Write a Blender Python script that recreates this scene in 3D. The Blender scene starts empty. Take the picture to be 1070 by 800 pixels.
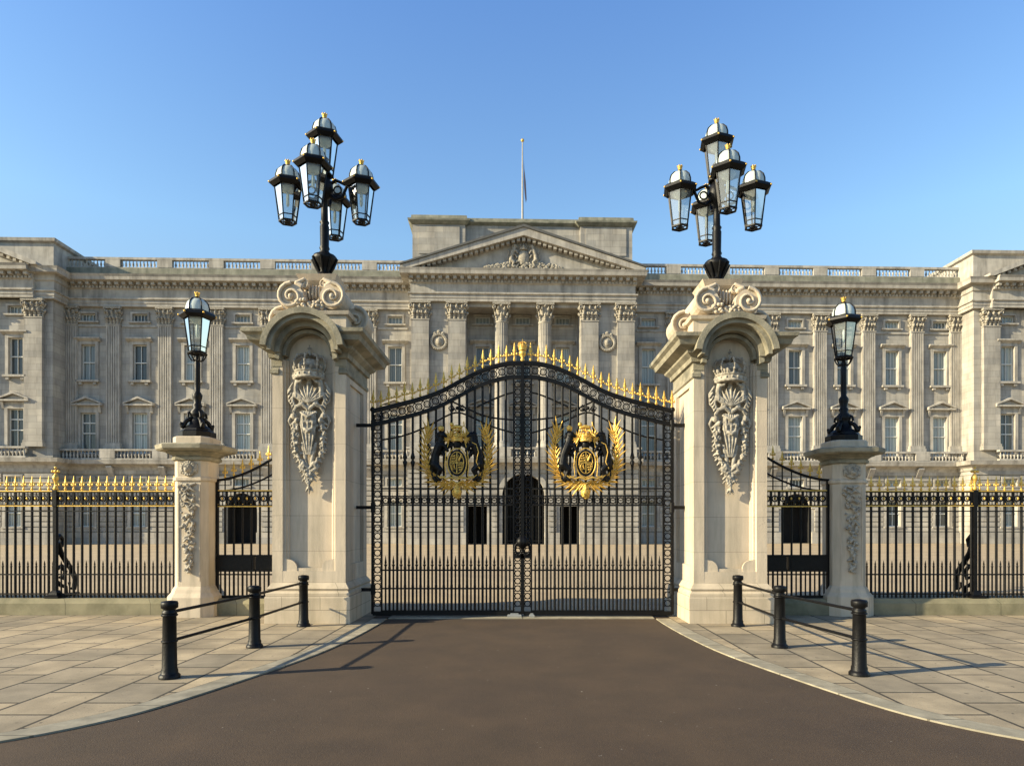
import bpy, math, random
from mathutils import Vector, Matrix
R = math.radians; pi = math.pi
random.seed(7)
sc = bpy.context.scene
col = sc.collection

# ------------------------------------------------------------------ mesh builder
class MB:
    def __init__(s): s.v = []; s.f = []; s.sm = []
    def add(s, vs, fs, smooth=False):
        b = len(s.v); s.v += [tuple(v) for v in vs]
        for f in fs: s.f.append(tuple(i + b for i in f)); s.sm.append(smooth)
    def box(s, x0, x1, y0, y1, z0, z1):
        if x0 > x1: x0, x1 = x1, x0
        if y0 > y1: y0, y1 = y1, y0
        s.add([(x0,y0,z0),(x1,y0,z0),(x1,y1,z0),(x0,y1,z0),(x0,y0,z1),(x1,y0,z1),(x1,y1,z1),(x0,y1,z1)],
              [(3,2,1,0),(4,5,6,7),(0,1,5,4),(1,2,6,5),(2,3,7,6),(3,0,4,7)])
    def prism(s, poly, axis, a, b):
        n = len(poly)
        def m(p, t):
            if axis == 'Y': return (p[0], t, p[1])
            if axis == 'X': return (t, p[0], p[1])
            return (p[0], p[1], t)
        s.add([m(p, a) for p in poly] + [m(p, b) for p in poly],
              [tuple(range(n)), tuple(range(2*n-1, n-1, -1))] + [(i, i+n, (i+1) % n + n, (i+1) % n) for i in range(n)])
    def tube(s, p0, p1, r0, r1=None, n=8, caps=True):
        if r1 is None: r1 = r0
        p0 = Vector(p0); p1 = Vector(p1); d = (p1-p0)
        if d.length < 1e-6: return
        q = d.to_track_quat('Z', 'Y')
        vs = []
        for p, r in ((p0, r0), (p1, r1)):
            for i in range(n):
                a = 2*pi*i/n; vs.append(p + q @ Vector((r*math.cos(a), r*math.sin(a), 0)))
        fs = [(i, (i+1) % n, (i+1) % n+n, i+n) for i in range(n)]
        s.add(vs, fs, n > 5)
        if caps: s.add(vs[:n], [tuple(range(n-1, -1, -1))]); s.add(vs[n:], [tuple(range(n))])
    def path(s, pts, r, n=6, closed=False):
        pts = [Vector(p) for p in pts]; m = len(pts)
        rr = r if isinstance(r, (list, tuple)) else [r]*m
        vs = []; up = None
        for i, p in enumerate(pts):
            if closed: t = pts[(i+1) % m] - pts[i-1]
            else: t = pts[min(i+1, m-1)] - pts[max(i-1, 0)]
            t.normalize()
            if up is None:
                up = Vector((0,1,0)) if abs(t.y) < .9 else Vector((0,0,1))
            u = (up - t*up.dot(t)); u.normalize(); w = t.cross(u); up = u
            for k in range(n):
                a = 2*pi*k/n; vs.append(p + (u*math.cos(a)+w*math.sin(a))*rr[i])
        fs = []
        for i in range(m if closed else m-1):
            j = (i+1) % m
            for k in range(n):
                l = (k+1) % n; fs.append((i*n+k, i*n+l, j*n+l, j*n+k))
        s.add(vs, fs, True)
        if not closed:
            s.add(vs[:n], [tuple(range(n))]); s.add(vs[-n:], [tuple(range(n))])
    def ring(s, c, Rr, r, n=12, m=4, axis='Y'):
        pts = []
        for i in range(n):
            a = 2*pi*i/n
            if axis == 'Y': pts.append((c[0]+Rr*math.cos(a), c[1], c[2]+Rr*math.sin(a)))
            elif axis == 'X': pts.append((c[0], c[1]+Rr*math.cos(a), c[2]+Rr*math.sin(a)))
            else: pts.append((c[0]+Rr*math.cos(a), c[1]+Rr*math.sin(a), c[2]))
        s.path(pts, r, m, True)
    def lathe(s, prof, c=(0,0,0), n=16, ph=0, smooth=True):
        vs = []
        for r, z in prof:
            for i in range(n):
                a = 2*pi*i/n+ph; vs.append((c[0]+r*math.cos(a), c[1]+r*math.sin(a), c[2]+z))
        fs = []
        for j in range(len(prof)-1):
            for i in range(n):
                k = (i+1) % n; fs.append((j*n+i, j*n+k, (j+1)*n+k, (j+1)*n+i))
        s.add(vs, fs, smooth)
        s.add(vs[:n], [tuple(range(n-1, -1, -1))]); s.add(vs[-n:], [tuple(range(n))])
    def foot(s, prof, poly):
        """moulding profile (offset, z) carried round a convex footprint (ccw)"""
        n = len(poly); nd = []
        for i in range(n):
            a = Vector(poly[i-1]); b = Vector(poly[i]); c = Vector(poly[(i+1) % n])
            d1 = (b-a).normalized(); d2 = (c-b).normalized()
            n1 = Vector((d1.y, -d1.x)); n2 = Vector((d2.y, -d2.x)); m = n1+n2
            m = m/(m.dot(n1)); nd.append(m)
        vs = []
        for o, z in prof:
            for i in range(n): vs.append((poly[i][0]+nd[i].x*o, poly[i][1]+nd[i].y*o, z))
        fs = []
        for j in range(len(prof)-1):
            for i in range(n):
                k = (i+1) % n; fs.append((j*n+i, j*n+k, (j+1)*n+k, (j+1)*n+i))
        fs.append(tuple(range(n-1, -1, -1))); fs.append(tuple(range(len(vs)-n, len(vs))))
        s.add(vs, fs)
    def footopen(s, prof, pts):
        n = len(pts); nd = []
        for i in range(n):
            p = Vector(pts[i]); d1 = (p-Vector(pts[i-1])).normalized() if i else None; d2 = (Vector(pts[i+1])-p).normalized() if i < n-1 else None
            ns = [Vector((d.y,-d.x)) for d in (d1,d2) if d is not None]
            m = sum(ns, Vector((0,0))); nd.append(m/m.dot(ns[0]))
        k = len(prof); vs = []
        for i in range(n):
            for o, z in prof: vs.append((pts[i][0]+nd[i].x*o, pts[i][1]+nd[i].y*o, z))
        fs = [(i*k+j, (i+1)*k+j, (i+1)*k+j+1, i*k+j+1) for i in range(n-1) for j in range(k-1)]
        fs += [tuple(range(k)), tuple(range((n-1)*k, n*k))]
        s.add(vs, fs)
    def ell(s, c, r, rot=None, nu=8, nv=6):
        if not isinstance(r, (tuple, list)): r = (r, r, r)
        M = Matrix.Identity(3) if rot is None else rot
        vs = []
        for j in range(nv+1):
            t = pi*j/nv
            for i in range(nu):
                a = 2*pi*i/nu
                p = Vector((r[0]*math.sin(t)*math.cos(a), r[1]*math.sin(t)*math.sin(a), r[2]*math.cos(t)))
                vs.append(Vector(c) + M @ p)
        fs = []
        for j in range(nv):
            for i in range(nu):
                k = (i+1) % nu; fs.append((j*nu+i, (j+1)*nu+i, (j+1)*nu+k, j*nu+k))
        s.add(vs, fs, True)
    def limb(s, pts, rs, n=8):
        for i in range(len(pts)-1): s.tube(pts[i], pts[i+1], rs[i], rs[i+1], n)
        for p, r in zip(pts, rs): s.ell(p, r, None, n, 6)
    def leaf(s, p, d, L, w, t=.012, tip=1.0):
        """pointed leaf in the x-z plane starting at p along angle d"""
        dx, dz = math.cos(d), math.sin(d); nx, nz = -dz, dx
        out = []
        for k, ww in ((0, .25), (.3, 1), (.65, .8), (1, 0.05)):
            out.append((k, ww))
        vs = []
        for k, ww in out:
            cx = p[0]+dx*L*k; cz = p[2]+dz*L*k
            vs += [(cx+nx*w*ww, p[1], cz+nz*w*ww), (cx, p[1]-t, cz), (cx-nx*w*ww, p[1], cz-nz*w*ww), (cx, p[1]+t, cz)]
        fs = []
        for j in range(3):
            for k in range(4):
                l = (k+1) % 4; fs.append((j*4+k, j*4+l, j*4+4+l, j*4+4+k))
        s.add(vs, fs)
    def wall(s, u0, u1, z0, z1, y, ops, depth, flip=1):
        us = sorted(set([u0, u1]+[o[0] for o in ops]+[o[1] for o in ops]))
        zs = sorted(set([z0, z1]+[o[2] for o in ops]+[o[3] for o in ops]))
        us = [u for u in us if u0-1e-6 <= u <= u1+1e-6]; zs = [z for z in zs if z0-1e-6 <= z <= z1+1e-6]
        for i in range(len(us)-1):
            for j in range(len(zs)-1):
                cu = (us[i]+us[i+1])/2; cz = (zs[j]+zs[j+1])/2
                if any(o[0] < cu < o[1] and o[2] < cz < o[3] for o in ops): continue
                s.add([(us[i],y,zs[j]),(us[i+1],y,zs[j]),(us[i+1],y,zs[j+1]),(us[i],y,zs[j+1])], [(0,1,2,3)])
        for a, b, c, d in ops:
            Y = y+depth
            s.add([(a,y,c),(b,y,c),(b,y,d),(a,y,d),(a,Y,c),(b,Y,c),(b,Y,d),(a,Y,d)],
                  [(0,4,5,1),(1,5,6,2),(2,6,7,3),(3,7,4,0)])
    def scroll(s, c, r, y0, y1, sgn=1, turns=1.6, th=.16):
        """volute seen from the front: a disc with a raised spiral"""
        s.prism([(c[0]+r*.93*math.cos(2*pi*i/20), c[2]+r*.93*math.sin(2*pi*i/20)) for i in range(20)], 'Y', y0+.02*r/.2, y1)
        pts = []; rr = []
        N = int(turns*16)
        for i in range(N+1):
            k = i/N; a = pi/2+sgn*2*pi*turns*k; q = r*(1-.85*k)
            pts.append((c[0]+q*math.cos(a), y0, c[2]+q*math.sin(a))); rr.append(r*th*(1-.5*k))
        s.path(pts, rr, 6)
        s.ell((c[0], y0, c[2]), r*.2)

def build(name, mb, mat, parent=None, loc=None, remesh=None, recalc=False):
    me = bpy.data.meshes.new(name); me.from_pydata(mb.v, [], mb.f); me.update()
    me.polygons.foreach_set('use_smooth', mb.sm if not remesh else [True]*len(mb.f))
    me.materials.append(mat)
    o = bpy.data.objects.new(name, me); col.objects.link(o)
    if parent: o.parent = parent
    if loc: o.location = loc
    if remesh:
        m = o.modifiers.new('fuse', 'REMESH'); m.mode = 'VOXEL'; m.voxel_size = remesh; m.use_smooth_shade = True
    return o
def tag(o, label=None, cat=None, group=None, kind=None):
    if label: o['label'] = label
    if cat: o['category'] = cat
    if group: o['group'] = group
    if kind: o['kind'] = kind
    return o
def empty(name, loc, rz=0):
    o = bpy.data.objects.new(name, None); col.objects.link(o); o.location = loc; o.rotation_euler = (0,0,rz)
    o.empty_display_size = .2
    return o
def ctree(o, parent=None, loc=None):
    c = o.copy(); col.objects.link(c)
    if parent is not None: c.parent = parent
    if loc is not None: c.location = loc
    for ch in KIDS.get(o, []): ctree(ch, c)
    return c
KIDS = {}
def kid(p, o):
    KIDS.setdefault(p, []).append(o); return o

# ------------------------------------------------------------------ materials
def mat(name, base, rough=.7, metal=0, var=.12, scale=3, bump=0, bscale=20, stain=None, stain_scale=1.2, spec=.5, streak=False):
    m = bpy.data.materials.new(name); m.use_nodes = True
    nt = m.node_tree; N = nt.nodes; L = nt.links; b = N['Principled BSDF']
    b.inputs['Roughness'].default_value = rough; b.inputs['Metallic'].default_value = metal
    b.inputs['Specular IOR Level'].default_value = spec
    tc = N.new('ShaderNodeTexCoord'); no = N.new('ShaderNodeTexNoise'); no.inputs['Scale'].default_value = scale
    no.inputs['Detail'].default_value = 6
    L.new(tc.outputs['Object'], no.inputs['Vector'])
    cr = N.new('ShaderNodeValToRGB'); e = cr.color_ramp.elements
    e[0].position = .3; e[1].position = .7
    e[0].color = [c*(1-var) for c in base]+[1]; e[1].color = [min(1, c*(1+var)) for c in base]+[1]
    L.new(no.outputs['Fac'], cr.inputs['Fac']); out = cr.outputs['Color']
    if stain:
        n2 = N.new('ShaderNodeTexNoise'); n2.inputs['Scale'].default_value = stain_scale; n2.inputs['Detail'].default_value = 8
        n2.inputs['Roughness'].default_value = .65
        mp = N.new('ShaderNodeMapping'); L.new(tc.outputs['Object'], mp.inputs['Vector'])
        if streak: mp.inputs['Scale'].default_value = (3, 3, .35)
        L.new(mp.outputs['Vector'], n2.inputs['Vector'])
        r2 = N.new('ShaderNodeValToRGB'); r2.color_ramp.elements[0].position = .46; r2.color_ramp.elements[1].position = .70
        r2.color_ramp.elements[1].color = (.75,.75,.75,1)
        L.new(n2.outputs['Fac'], r2.inputs['Fac'])
        mx = N.new('ShaderNodeMix'); mx.data_type = 'RGBA'
        L.new(r2.outputs['Color'], mx.inputs['Factor']); L.new(out, mx.inputs[6]); mx.inputs[7].default_value = list(stain)+[1]
        out = mx.outputs[2]
    L.new(out, b.inputs['Base Color'])
    if bump:
        n3 = N.new('ShaderNodeTexNoise'); n3.inputs['Scale'].default_value = bscale; n3.inputs['Detail'].default_value = 5
        L.new(tc.outputs['Object'], n3.inputs['Vector'])
        bp = N.new('ShaderNodeBump'); bp.inputs['Strength'].default_value = bump; bp.inputs['Distance'].default_value = .01
        L.new(n3.outputs['Fac'], bp.inputs['Height']); L.new(bp.outputs['Normal'], b.inputs['Normal'])
    return m
def ashlar(m, w, h, axisxz=True, dark=.6, mortar=.012, vary=1.0):
    """adds joint lines (brick pattern in x-z) to a material: colour and bump"""
    nt = m.node_tree; N = nt.nodes; L = nt.links; b = N['Principled BSDF']
    src = b.inputs['Base Color'].links[0].from_socket
    tc = N.new('ShaderNodeTexCoord'); sp = N.new('ShaderNodeSeparateXYZ'); cb = N.new('ShaderNodeCombineXYZ')
    L.new(tc.outputs['Object'], sp.inputs[0])
    ad = N.new('ShaderNodeMath'); ad.operation = 'ADD'; L.new(sp.outputs['X'], ad.inputs[0]); L.new(sp.outputs['Y'], ad.inputs[1])
    if axisxz: L.new(ad.outputs[0], cb.inputs['X']); L.new(sp.outputs['Z'], cb.inputs['Y'])
    else: L.new(sp.outputs['Y'], cb.inputs['X']); L.new(sp.outputs['X'], cb.inputs['Y'])
    br = N.new('ShaderNodeTexBrick'); L.new(cb.outputs[0], br.inputs['Vector'])
    br.inputs['Scale'].default_value = 1; br.inputs['Brick Width'].default_value = w; br.inputs['Row Height'].default_value = h
    br.inputs['Mortar Size'].default_value = mortar; br.inputs['Mortar Smooth'].default_value = .3
    br.inputs['Color1'].default_value = (1+.1*vary,1+.08*vary,1+.05*vary,1); br.inputs['Color2'].default_value = (1-.16*vary,1-.15*vary,1-.13*vary,1); br.inputs['Mortar'].default_value = (dark,dark,dark,1)
    br.inputs['Bias'].default_value = 0
    mx = N.new('ShaderNodeMix'); mx.data_type = 'RGBA'; mx.blend_type = 'MULTIPLY'; mx.inputs['Factor'].default_value = 1
    L.new(src, mx.inputs[6]); L.new(br.outputs['Color'], mx.inputs[7]); L.new(mx.outputs[2], b.inputs['Base Color'])
    return m
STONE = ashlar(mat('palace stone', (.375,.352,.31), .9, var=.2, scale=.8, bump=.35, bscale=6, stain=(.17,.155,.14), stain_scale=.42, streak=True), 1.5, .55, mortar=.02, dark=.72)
TRIM = mat('palace trim stone', (.40,.372,.325), .9, var=.2, scale=1.4, stain=(.145,.135,.12), stain_scale=.7, streak=True, bump=.3, bscale=6)
WEATH = mat('weathered parapet stone', (.23,.225,.175), .9, var=.3, scale=1.5, stain=(.10,.11,.08), stain_scale=.8, streak=True)
PILL = mat('gate pillar stone', (.53,.445,.335), .8, var=.07, scale=3, stain=(.30,.26,.195), stain_scale=1.5, streak=True, bump=.35, bscale=45)
PILLJ = ashlar(mat('jointed pillar stone', (.53,.445,.335), .8, var=.07, scale=3, stain=(.30,.26,.195), stain_scale=1.5, streak=True, bump=.35, bscale=45), 4, .62, mortar=.005, dark=.62, vary=.25)
PILLB = ashlar(mat('pillar base blocks', (.50,.42,.31), .85, var=.12, scale=3, stain=(.33,.28,.2), stain_scale=1.5, streak=True, bump=.35, bscale=45), .66, .235, mortar=.006, dark=.5, vary=.4)
PCAP = mat('weathered pillar cap stone', (.27,.245,.18), .9, var=.25, scale=5, stain=(.075,.075,.055), stain_scale=2.6, bump=.6, bscale=30)
CARV = mat('carved stone', (.36,.325,.265), .88, var=.3, scale=18, stain=(.045,.042,.033), stain_scale=11, bump=.6, bscale=70)
PLIN = mat('mossy plinth stone', (.21,.19,.12), .9, var=.2, scale=3, stain=(.085,.085,.045), stain_scale=1.6, bump=.35, bscale=30)
IRON = mat('black painted iron', (.004,.004,.0045), .46, var=.4, scale=12, bump=.3, bscale=40, spec=.22)
GOLD = mat('gilded metal', (.70,.45,.10), .45, metal=.55, var=.22, scale=30, bump=.4, bscale=60)
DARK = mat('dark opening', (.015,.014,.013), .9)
SASH = mat('white painted sash', (.62,.62,.58), .5, var=.05)
LEAD = mat('lamp frosted dome', (.50,.56,.53), .4, var=.08, scale=5)
def glass_mat():
    m = bpy.data.materials.new('lantern glass'); m.use_nodes = True; N = m.node_tree.nodes; L = m.node_tree.links
    N.clear(); o = N.new('ShaderNodeOutputMaterial'); t = N.new('ShaderNodeBsdfTransparent'); g = N.new('ShaderNodeBsdfGlossy')
    d = N.new('ShaderNodeBsdfDiffuse'); d.inputs[0].default_value = (.7,.76,.78,1); g.inputs['Roughness'].default_value = .05
    t.inputs[0].default_value = (.86,.9,.9,1)
    m1 = N.new('ShaderNodeMixShader'); m2 = N.new('ShaderNodeMixShader'); fr = N.new('ShaderNodeFresnel')
    m1.inputs[0].default_value = .14; L.new(t.outputs[0], m1.inputs[1]); L.new(d.outputs[0], m1.inputs[2])
    L.new(fr.outputs[0], m2.inputs[0]); L.new(m1.outputs[0], m2.inputs[1]); L.new(g.outputs[0], m2.inputs[2]); L.new(m2.outputs[0], o.inputs[0])
    return m
GLASS = glass_mat()
def pane_mat():
    m = bpy.data.materials.new('window pane with net curtain'); m.use_nodes = True; N = m.node_tree.nodes; L = m.node_tree.links
    b = N['Principled BSDF']; b.inputs['Roughness'].default_value = .08; b.inputs['IOR'].default_value = 1.5
    tc = N.new('ShaderNodeTexCoord'); w = N.new('ShaderNodeTexWave'); w.inputs['Scale'].default_value = 2.2; w.inputs['Distortion'].default_value = 2.5
    w.inputs['Detail'].default_value = 2
    mp = N.new('ShaderNodeMapping'); mp.inputs['Scale'].default_value = (1,1,.12); L.new(tc.outputs['Object'], mp.inputs[0]); L.new(mp.outputs[0], w.inputs[0])
    oi = N.new('ShaderNodeObjectInfo'); cr = N.new('ShaderNodeValToRGB')
    cr.color_ramp.elements[0].color = (.17,.20,.21,1); cr.color_ramp.elements[1].color = (.50,.56,.56,1)
    L.new(w.outputs['Fac'], cr.inputs[0])
    mx = N.new('ShaderNodeMix'); mx.data_type = 'RGBA'; mx.blend_type = 'MULTIPLY'; mx.inputs[0].default_value = 1
    r2 = N.new('ShaderNodeValToRGB'); r2.color_ramp.elements[0].color = (.10,.11,.12,1); r2.color_ramp.elements[1].color = (1.05,1.03,.98,1)
    r2.color_ramp.elements[1].position = .6
    L.new(oi.outputs['Random'], r2.inputs[0]); L.new(cr.outputs[0], mx.inputs[6]); L.new(r2.outputs[0], mx.inputs[7]); L.new(mx.outputs[2], b.inputs['Base Color'])
    return m
PANE = pane_mat()

# ------------------------------------------------------------------ ground
def sheet(name, pts, z, m, thick=0):
    mb = MB()
    if thick: mb.prism(pts, 'Z', z-thick, z)
    else: mb.add([(x,y,z) for x,y in pts], [tuple(range(len(pts)))])
    return tag(build(name, mb, m), kind='structure')
GRAV = mat('reddish forecourt tarmac', (.40,.31,.195), .95, var=.08, scale=.8, stain=(.29,.22,.15), stain_scale=.3, bump=.4, bscale=60)
ROADM = mat('brown red road surface', (.056,.034,.0175), .9, var=.22, scale=1.6, stain=(.034,.020,.012), stain_scale=.55, bump=.42, bscale=110)
SLAB = mat('stone paving slabs', (.335,.275,.185), .92, var=.24, scale=2.0, stain=(.16,.135,.092), stain_scale=.9, bump=.25, bscale=50)
ashlar(SLAB, .80, .60, axisxz=False, dark=.13, mortar=.020, vary=1.7)
KERB = mat('granite kerb', (.30,.27,.20), .9, var=.3, scale=5, stain=(.22,.20,.145), stain_scale=2, bump=.12, bscale=80)
ashlar(KERB, .9, 9, axisxz=False, dark=.45, mortar=.012)
# fine speckle on the road
def speckle(m, thr, colr, sc_=70):
    N = m.node_tree.nodes; L = m.node_tree.links; b = N['Principled BSDF']; src = b.inputs['Base Color'].links[0].from_socket
    tc = N.new('ShaderNodeTexCoord'); v = N.new('ShaderNodeTexNoise'); v.inputs['Scale'].default_value = sc_; v.inputs['Detail'].default_value = 3
    L.new(tc.outputs['Object'], v.inputs[0]); r = N.new('ShaderNodeValToRGB'); r.color_ramp.elements[0].position = thr; r.color_ramp.elements[1].position = thr+.06
    L.new(v.outputs['Fac'], r.inputs[0]); mx = N.new('ShaderNodeMix'); mx.data_type = 'RGBA'
    L.new(r.outputs[0], mx.inputs[0]); L.new(src, mx.inputs[6]); mx.inputs[7].default_value = colr; L.new(mx.outputs[2], b.inputs['Base Color'])
speckle(ROADM, .58, (.095,.062,.034,1), 140); speckle(ROADM, .60, (.03,.02,.014,1), 90); speckle(ROADM, .735, (.4,.36,.3,1), 22)
speckle(SLAB, .62, (.17,.145,.105,1)); speckle(SLAB, .66, (.10,.085,.06,1), 11); speckle(SLAB, .70, (.42,.38,.3,1), 30)
S = 1500
sheet('ground', [(-S,-S),(S,-S),(S,S),(-S,S)], -.05, mat('distant ground', (.07,.075,.05), .95))
sheet('forecourt', [(-75,12.62),(75,12.62),(75,64),(-75,64)], -.004, GRAV)
sheet('road', [(-45,-30),(45,-30),(45,12.6),(-45,12.6)], -.012, ROADM)
edge = [(-14,2.2),(-9.5,3.05),(-6.6,3.85),(-5.0,4.6),(-4.09,5.24),(-3.60,5.80),(-3.33,6.4),(-2.95,7.75),(-2.66,8.95),(-2.52,10.35),(-2.46,11.5),(-2.46,12.15)]
def smooth_pts(p, it=3):
    for _ in range(it):
        q = [p[0]]
        for a, b in zip(p[:-1], p[1:]):
            q += [(a[0]*.75+b[0]*.25, a[1]*.75+b[1]*.25), (a[0]*.25+b[0]*.75, a[1]*.25+b[1]*.75)]
        p = q+[p[-1]]
    return p
edge = smooth_pts(edge, 2)
def offset(p, d):
    out = []
    for i in range(len(p)):
        a = Vector(p[max(i-1,0)]); b = Vector(p[min(i+1,len(p)-1)]); t = (b-a).normalized(); out.append((p[i][0]-t.y*d, p[i][1]+t.x*d))
    return out
inner = offset(edge, .26); inner2 = offset(edge, .278)
for s in (-1, 1):
    mir = [(-s*x if False else (x if s < 0 else -x*.985), y) for x, y in edge]; mi = [((x if s < 0 else -x*.985), y) for x, y in inner]
    mb = MB()
    for i in range(len(mir)-1):
        a, b, c, d = mir[i], mir[i+1], mi[i+1], mi[i]
        vs = [(a[0],a[1],.004),(b[0],b[1],.004),(c[0],c[1],.004),(d[0],d[1],.004),(a[0],a[1],-.03),(b[0],b[1],-.03)]
        mb.add(vs, [(0,1,2,3),(0,4,5,1)])
    tag(build('kerb', mb, KERB), kind='structure')
    mi = [((x if s < 0 else -x*.985), y) for x, y in inner2]
    poly = [(x,y) for x,y in mi]+[(mi[-1][0],12.6),(s*45,12.6),(s*45,mi[0][1])]
    sheet('pavement', poly, 0, SLAB)
sheet('threshold', [(-2.44,12.19),(2.40,12.19),(2.40,12.61),(-2.44,12.61)], .006, KERB, .04)

# ------------------------------------------------------------------ royal arms pieces
def beast(mb, s, y=0, unicorn=False, k=1.0, ox=0, oz=0, t=1.0):
    P = lambda x, z, dy=0: (ox+s*x*k, y+dy*k, oz+z*k)
    q = lambda *r: [a*k*t for a in r]
    mb.limb([P(.42,-.12), P(.40,.05), P(.34,.2), P(.30,.30)], q(.085,.07,.08,.07))
    mb.limb([P(.30,.30), P(.27,.42)], q(.075,.06))
    mb.limb([P(.27,.42,-.02), P(.20,.39,-.03)], q(.065 if not unicorn else .05,.035))
    if not unicorn:
        for a in range(10): mb.ell(P(.30+.07*math.cos(a*.63), .38+.09*math.sin(a*.63), -.01), .035*k)
    else:
        mb.tube(P(.22,.44,-.02), P(.13,.60,-.02), .014*k, .003*k, 6)
        for a in range(5): mb.ell(P(.345+.012*a, .44-.06*a), (.025*k,.03*k,.035*k))
    mb.ell(P(.31,.48), (.016*k,.016*k,.03*k))
    mb.limb([P(.42,-.12,-.02), P(.31,-.22,-.04), P(.37,-.36,-.03), P(.31,-.40,-.05)], q(.075,.05,.032,.03))
    mb.limb([P(.44,-.12,.02), P(.46,-.27,.02), P(.43,-.40,.0), P(.38,-.43,0)], q(.07,.045,.03,.03))
    mb.limb([P(.33,.24,-.03), P(.22,.22,-.05), P(.17,.13,-.06)], q(.05,.033,.028))
    mb.limb([P(.34,.16,.01), P(.24,.06,0), P(.19,-.03,-.02)], q(.045,.03,.026))
    mb.limb([P(.46,-.1), P(.55,-.05), P(.54,.08), P(.50,.15), P(.53,.24)], q(.02,.018,.016,.02,.03))
def shield_poly(w, h, cx=0, cz=0, n=24):
    return [(cx+w*math.cos(2*pi*i/n), cz+h*math.sin(2*pi*i/n)) for i in range(n)]
def crown(mb, c, w, h, y, t=.06):
    n = 14
    mb.lathe([(w,0),(w*1.06,h*.05),(w*.98,h*.1),(w*.98,h*.2),(w*1.08,h*.26),(w*1.0,h*.3),(w*.9,h*.3)], (c[0],y,c[1]), 20)
    for a in range(0, 360, 45):
        ca, sa = math.cos(R(a)), math.sin(R(a))
        mb.path([(c[0]+ca*w*q, y+sa*w*q, c[1]+h*z) for q, z in ((1.0,.28),(1.18,.5),(1.05,.72),(.6,.84),(.15,.8),(0,.76))], w*.075, 6)
        for q, z in ((1.14,.42),(1.17,.56),(.95,.78)): mb.ell((c[0]+ca*w*q, y+sa*w*q, c[1]+h*z), w*.1)
    for a in range(22, 382, 45):
        ca, sa = math.cos(R(a)), math.sin(R(a))
        mb.ell((c[0]+ca*w*1.05, y+sa*w*1.05, c[1]+h*.38), (w*.13,w*.13,h*.1))
    for a in range(0, 360, 24): mb.ell((c[0]+w*math.cos(R(a)), y+w*math.sin(R(a)), c[1]+h*.15), w*.07)
    mb.lathe([(w*.78,h*.2),(w*.85,h*.45),(w*.6,h*.66),(.01,h*.72)], (c[0],y,c[1]), 14)
    mb.ell((c[0], y, c[1]+h*.9), w*.17)
    mb.box(c[0]-w*.04, c[0]+w*.04, y-w*.04, y+w*.04, c[1]+h*.92, c[1]+h*1.2); mb.box(c[0]-w*.14, c[0]+w*.14, y-w*.045, y+w*.045, c[1]+h*1.04, c[1]+h*1.1)

# ------------------------------------------------------------------ PALACE
PAL = empty('palace', (0,60.55,0), R(1.8))
tag(PAL, 'long pale stone palace with columned centre, pediment and rows of tall sash windows', 'palace')
def win_proto(name, w, h, kind):
    f = MB(); t = .07; y0, y1 = .16, .26
    f.box(-w/2,-w/2+t,y0,y1,0,h); f.box(w/2-t,w/2,y0,y1,0,h); f.box(-w/2+t,w/2-t,y0,y1,0,t); f.box(-w/2+t,w/2-t,y0,y1,h-t,h)
    if kind != 'low':
        f.box(-w/2+t,w/2-t,y0-.03,y1-.02,h*.5-.045,h*.5+.045)
        f.box(-.025,.025,y0+.01,y1-.02,t,h*.5-.046); f.box(-.025,.025,y0+.01,y1-.02,h*.5+.046,h-t)
        if kind in ('first',):
            f.box(-w/2+t,-.026,y0+.02,y1-.02,h*.74,h*.77); f.box(.026,w/2-t,y0+.02,y1-.02,h*.74,h*.77)
    else:
        for x in (-.3,0,.3): f.box(x-.02,x+.02,y0+.01,y1-.02,t,h-t)
    o = build('window', f, SASH, PAL)
    p = MB(); p.box(-w/2,w/2,.27,.33,0,h); kid(o, build('pane', p, PANE, o))
    s = MB(); a = .26 if kind != 'low' else .16; pr = -.12
    s.box(-w/2-a,-w/2-.003,pr,.02,-.02,h+.003); s.box(w/2+.003,w/2+a,pr,.02,-.02,h+.003); s.box(-w/2-a-.003,w/2+a+.003,pr-.01,.02,h+.003,h+a)
    s.box(-w/2-a-.05,-w/2-a,pr+.06,.02,-.02,h+a-.02); s.box(w/2+a,w/2+a+.05,pr+.06,.02,-.02,h+a-.02)
    if kind == 'upper':
        s.prism([(pr-.3,h+a+.32),(pr-.3,h+a+.2),(pr-.02,h+a+.003),(.02,h+a+.003),(.02,h+a+.32)], 'X', -w/2-.5, w/2+.5)
    if kind == 'first':
        s.box(-w/2-a,w/2+a,pr+.03,.02,h+a+.003,h+a+.35)
        for x in (-1,1): s.prism([(0,h+a+.35),(-.32,h+a+.35),(-.12,h+a-.25),(0,h+a-.3)], 'X', x*(w/2+a+.02), x*(w/2+a+.22))
        W = w/2+.62; z = h+a+.352
        s.prism([(-W,z),(W,z),(W,z+.14),(-W,z+.14)], 'Y', -.46, .02)
        s.prism([(-W,z+.143),(-W,z+.26),(0,z+.80),(0,z+.62)], 'Y', -.50, .02); s.prism([(W,z+.143),(0,z+.62),(0,z+.80),(W,z+.26)], 'Y', -.50, .02)
        s.prism([(-W+.2,z+.142),(W-.2,z+.142),(0,z+.6)], 'Y', -.2, .02)
    if kind == 'grd':
        for i in range(-2, 3): s.prism([(i*.3-.12,h+a+.003),(i*.3+.12,h+a+.003),(i*.36+.15,h+a+.5),(i*.36-.15,h+a+.5)], 'Y', -.13, .02)
    kid(o, build('surround', s, TRIM, o))
    sl = MB()
    if kind == 'upper':
        sl.box(-w/2-.38,w/2+.38,-.32,.15,-.2,-.022)
        for x in (-.62,.62): sl.box(x-.12,x+.12,-.24,.02,-.42,-.202)
    else: sl.box(-w/2-.3,w/2+.3,-.2,.15,-.16,-.022)
    kid(o, build('sill', sl, TRIM, o))
    return o
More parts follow.
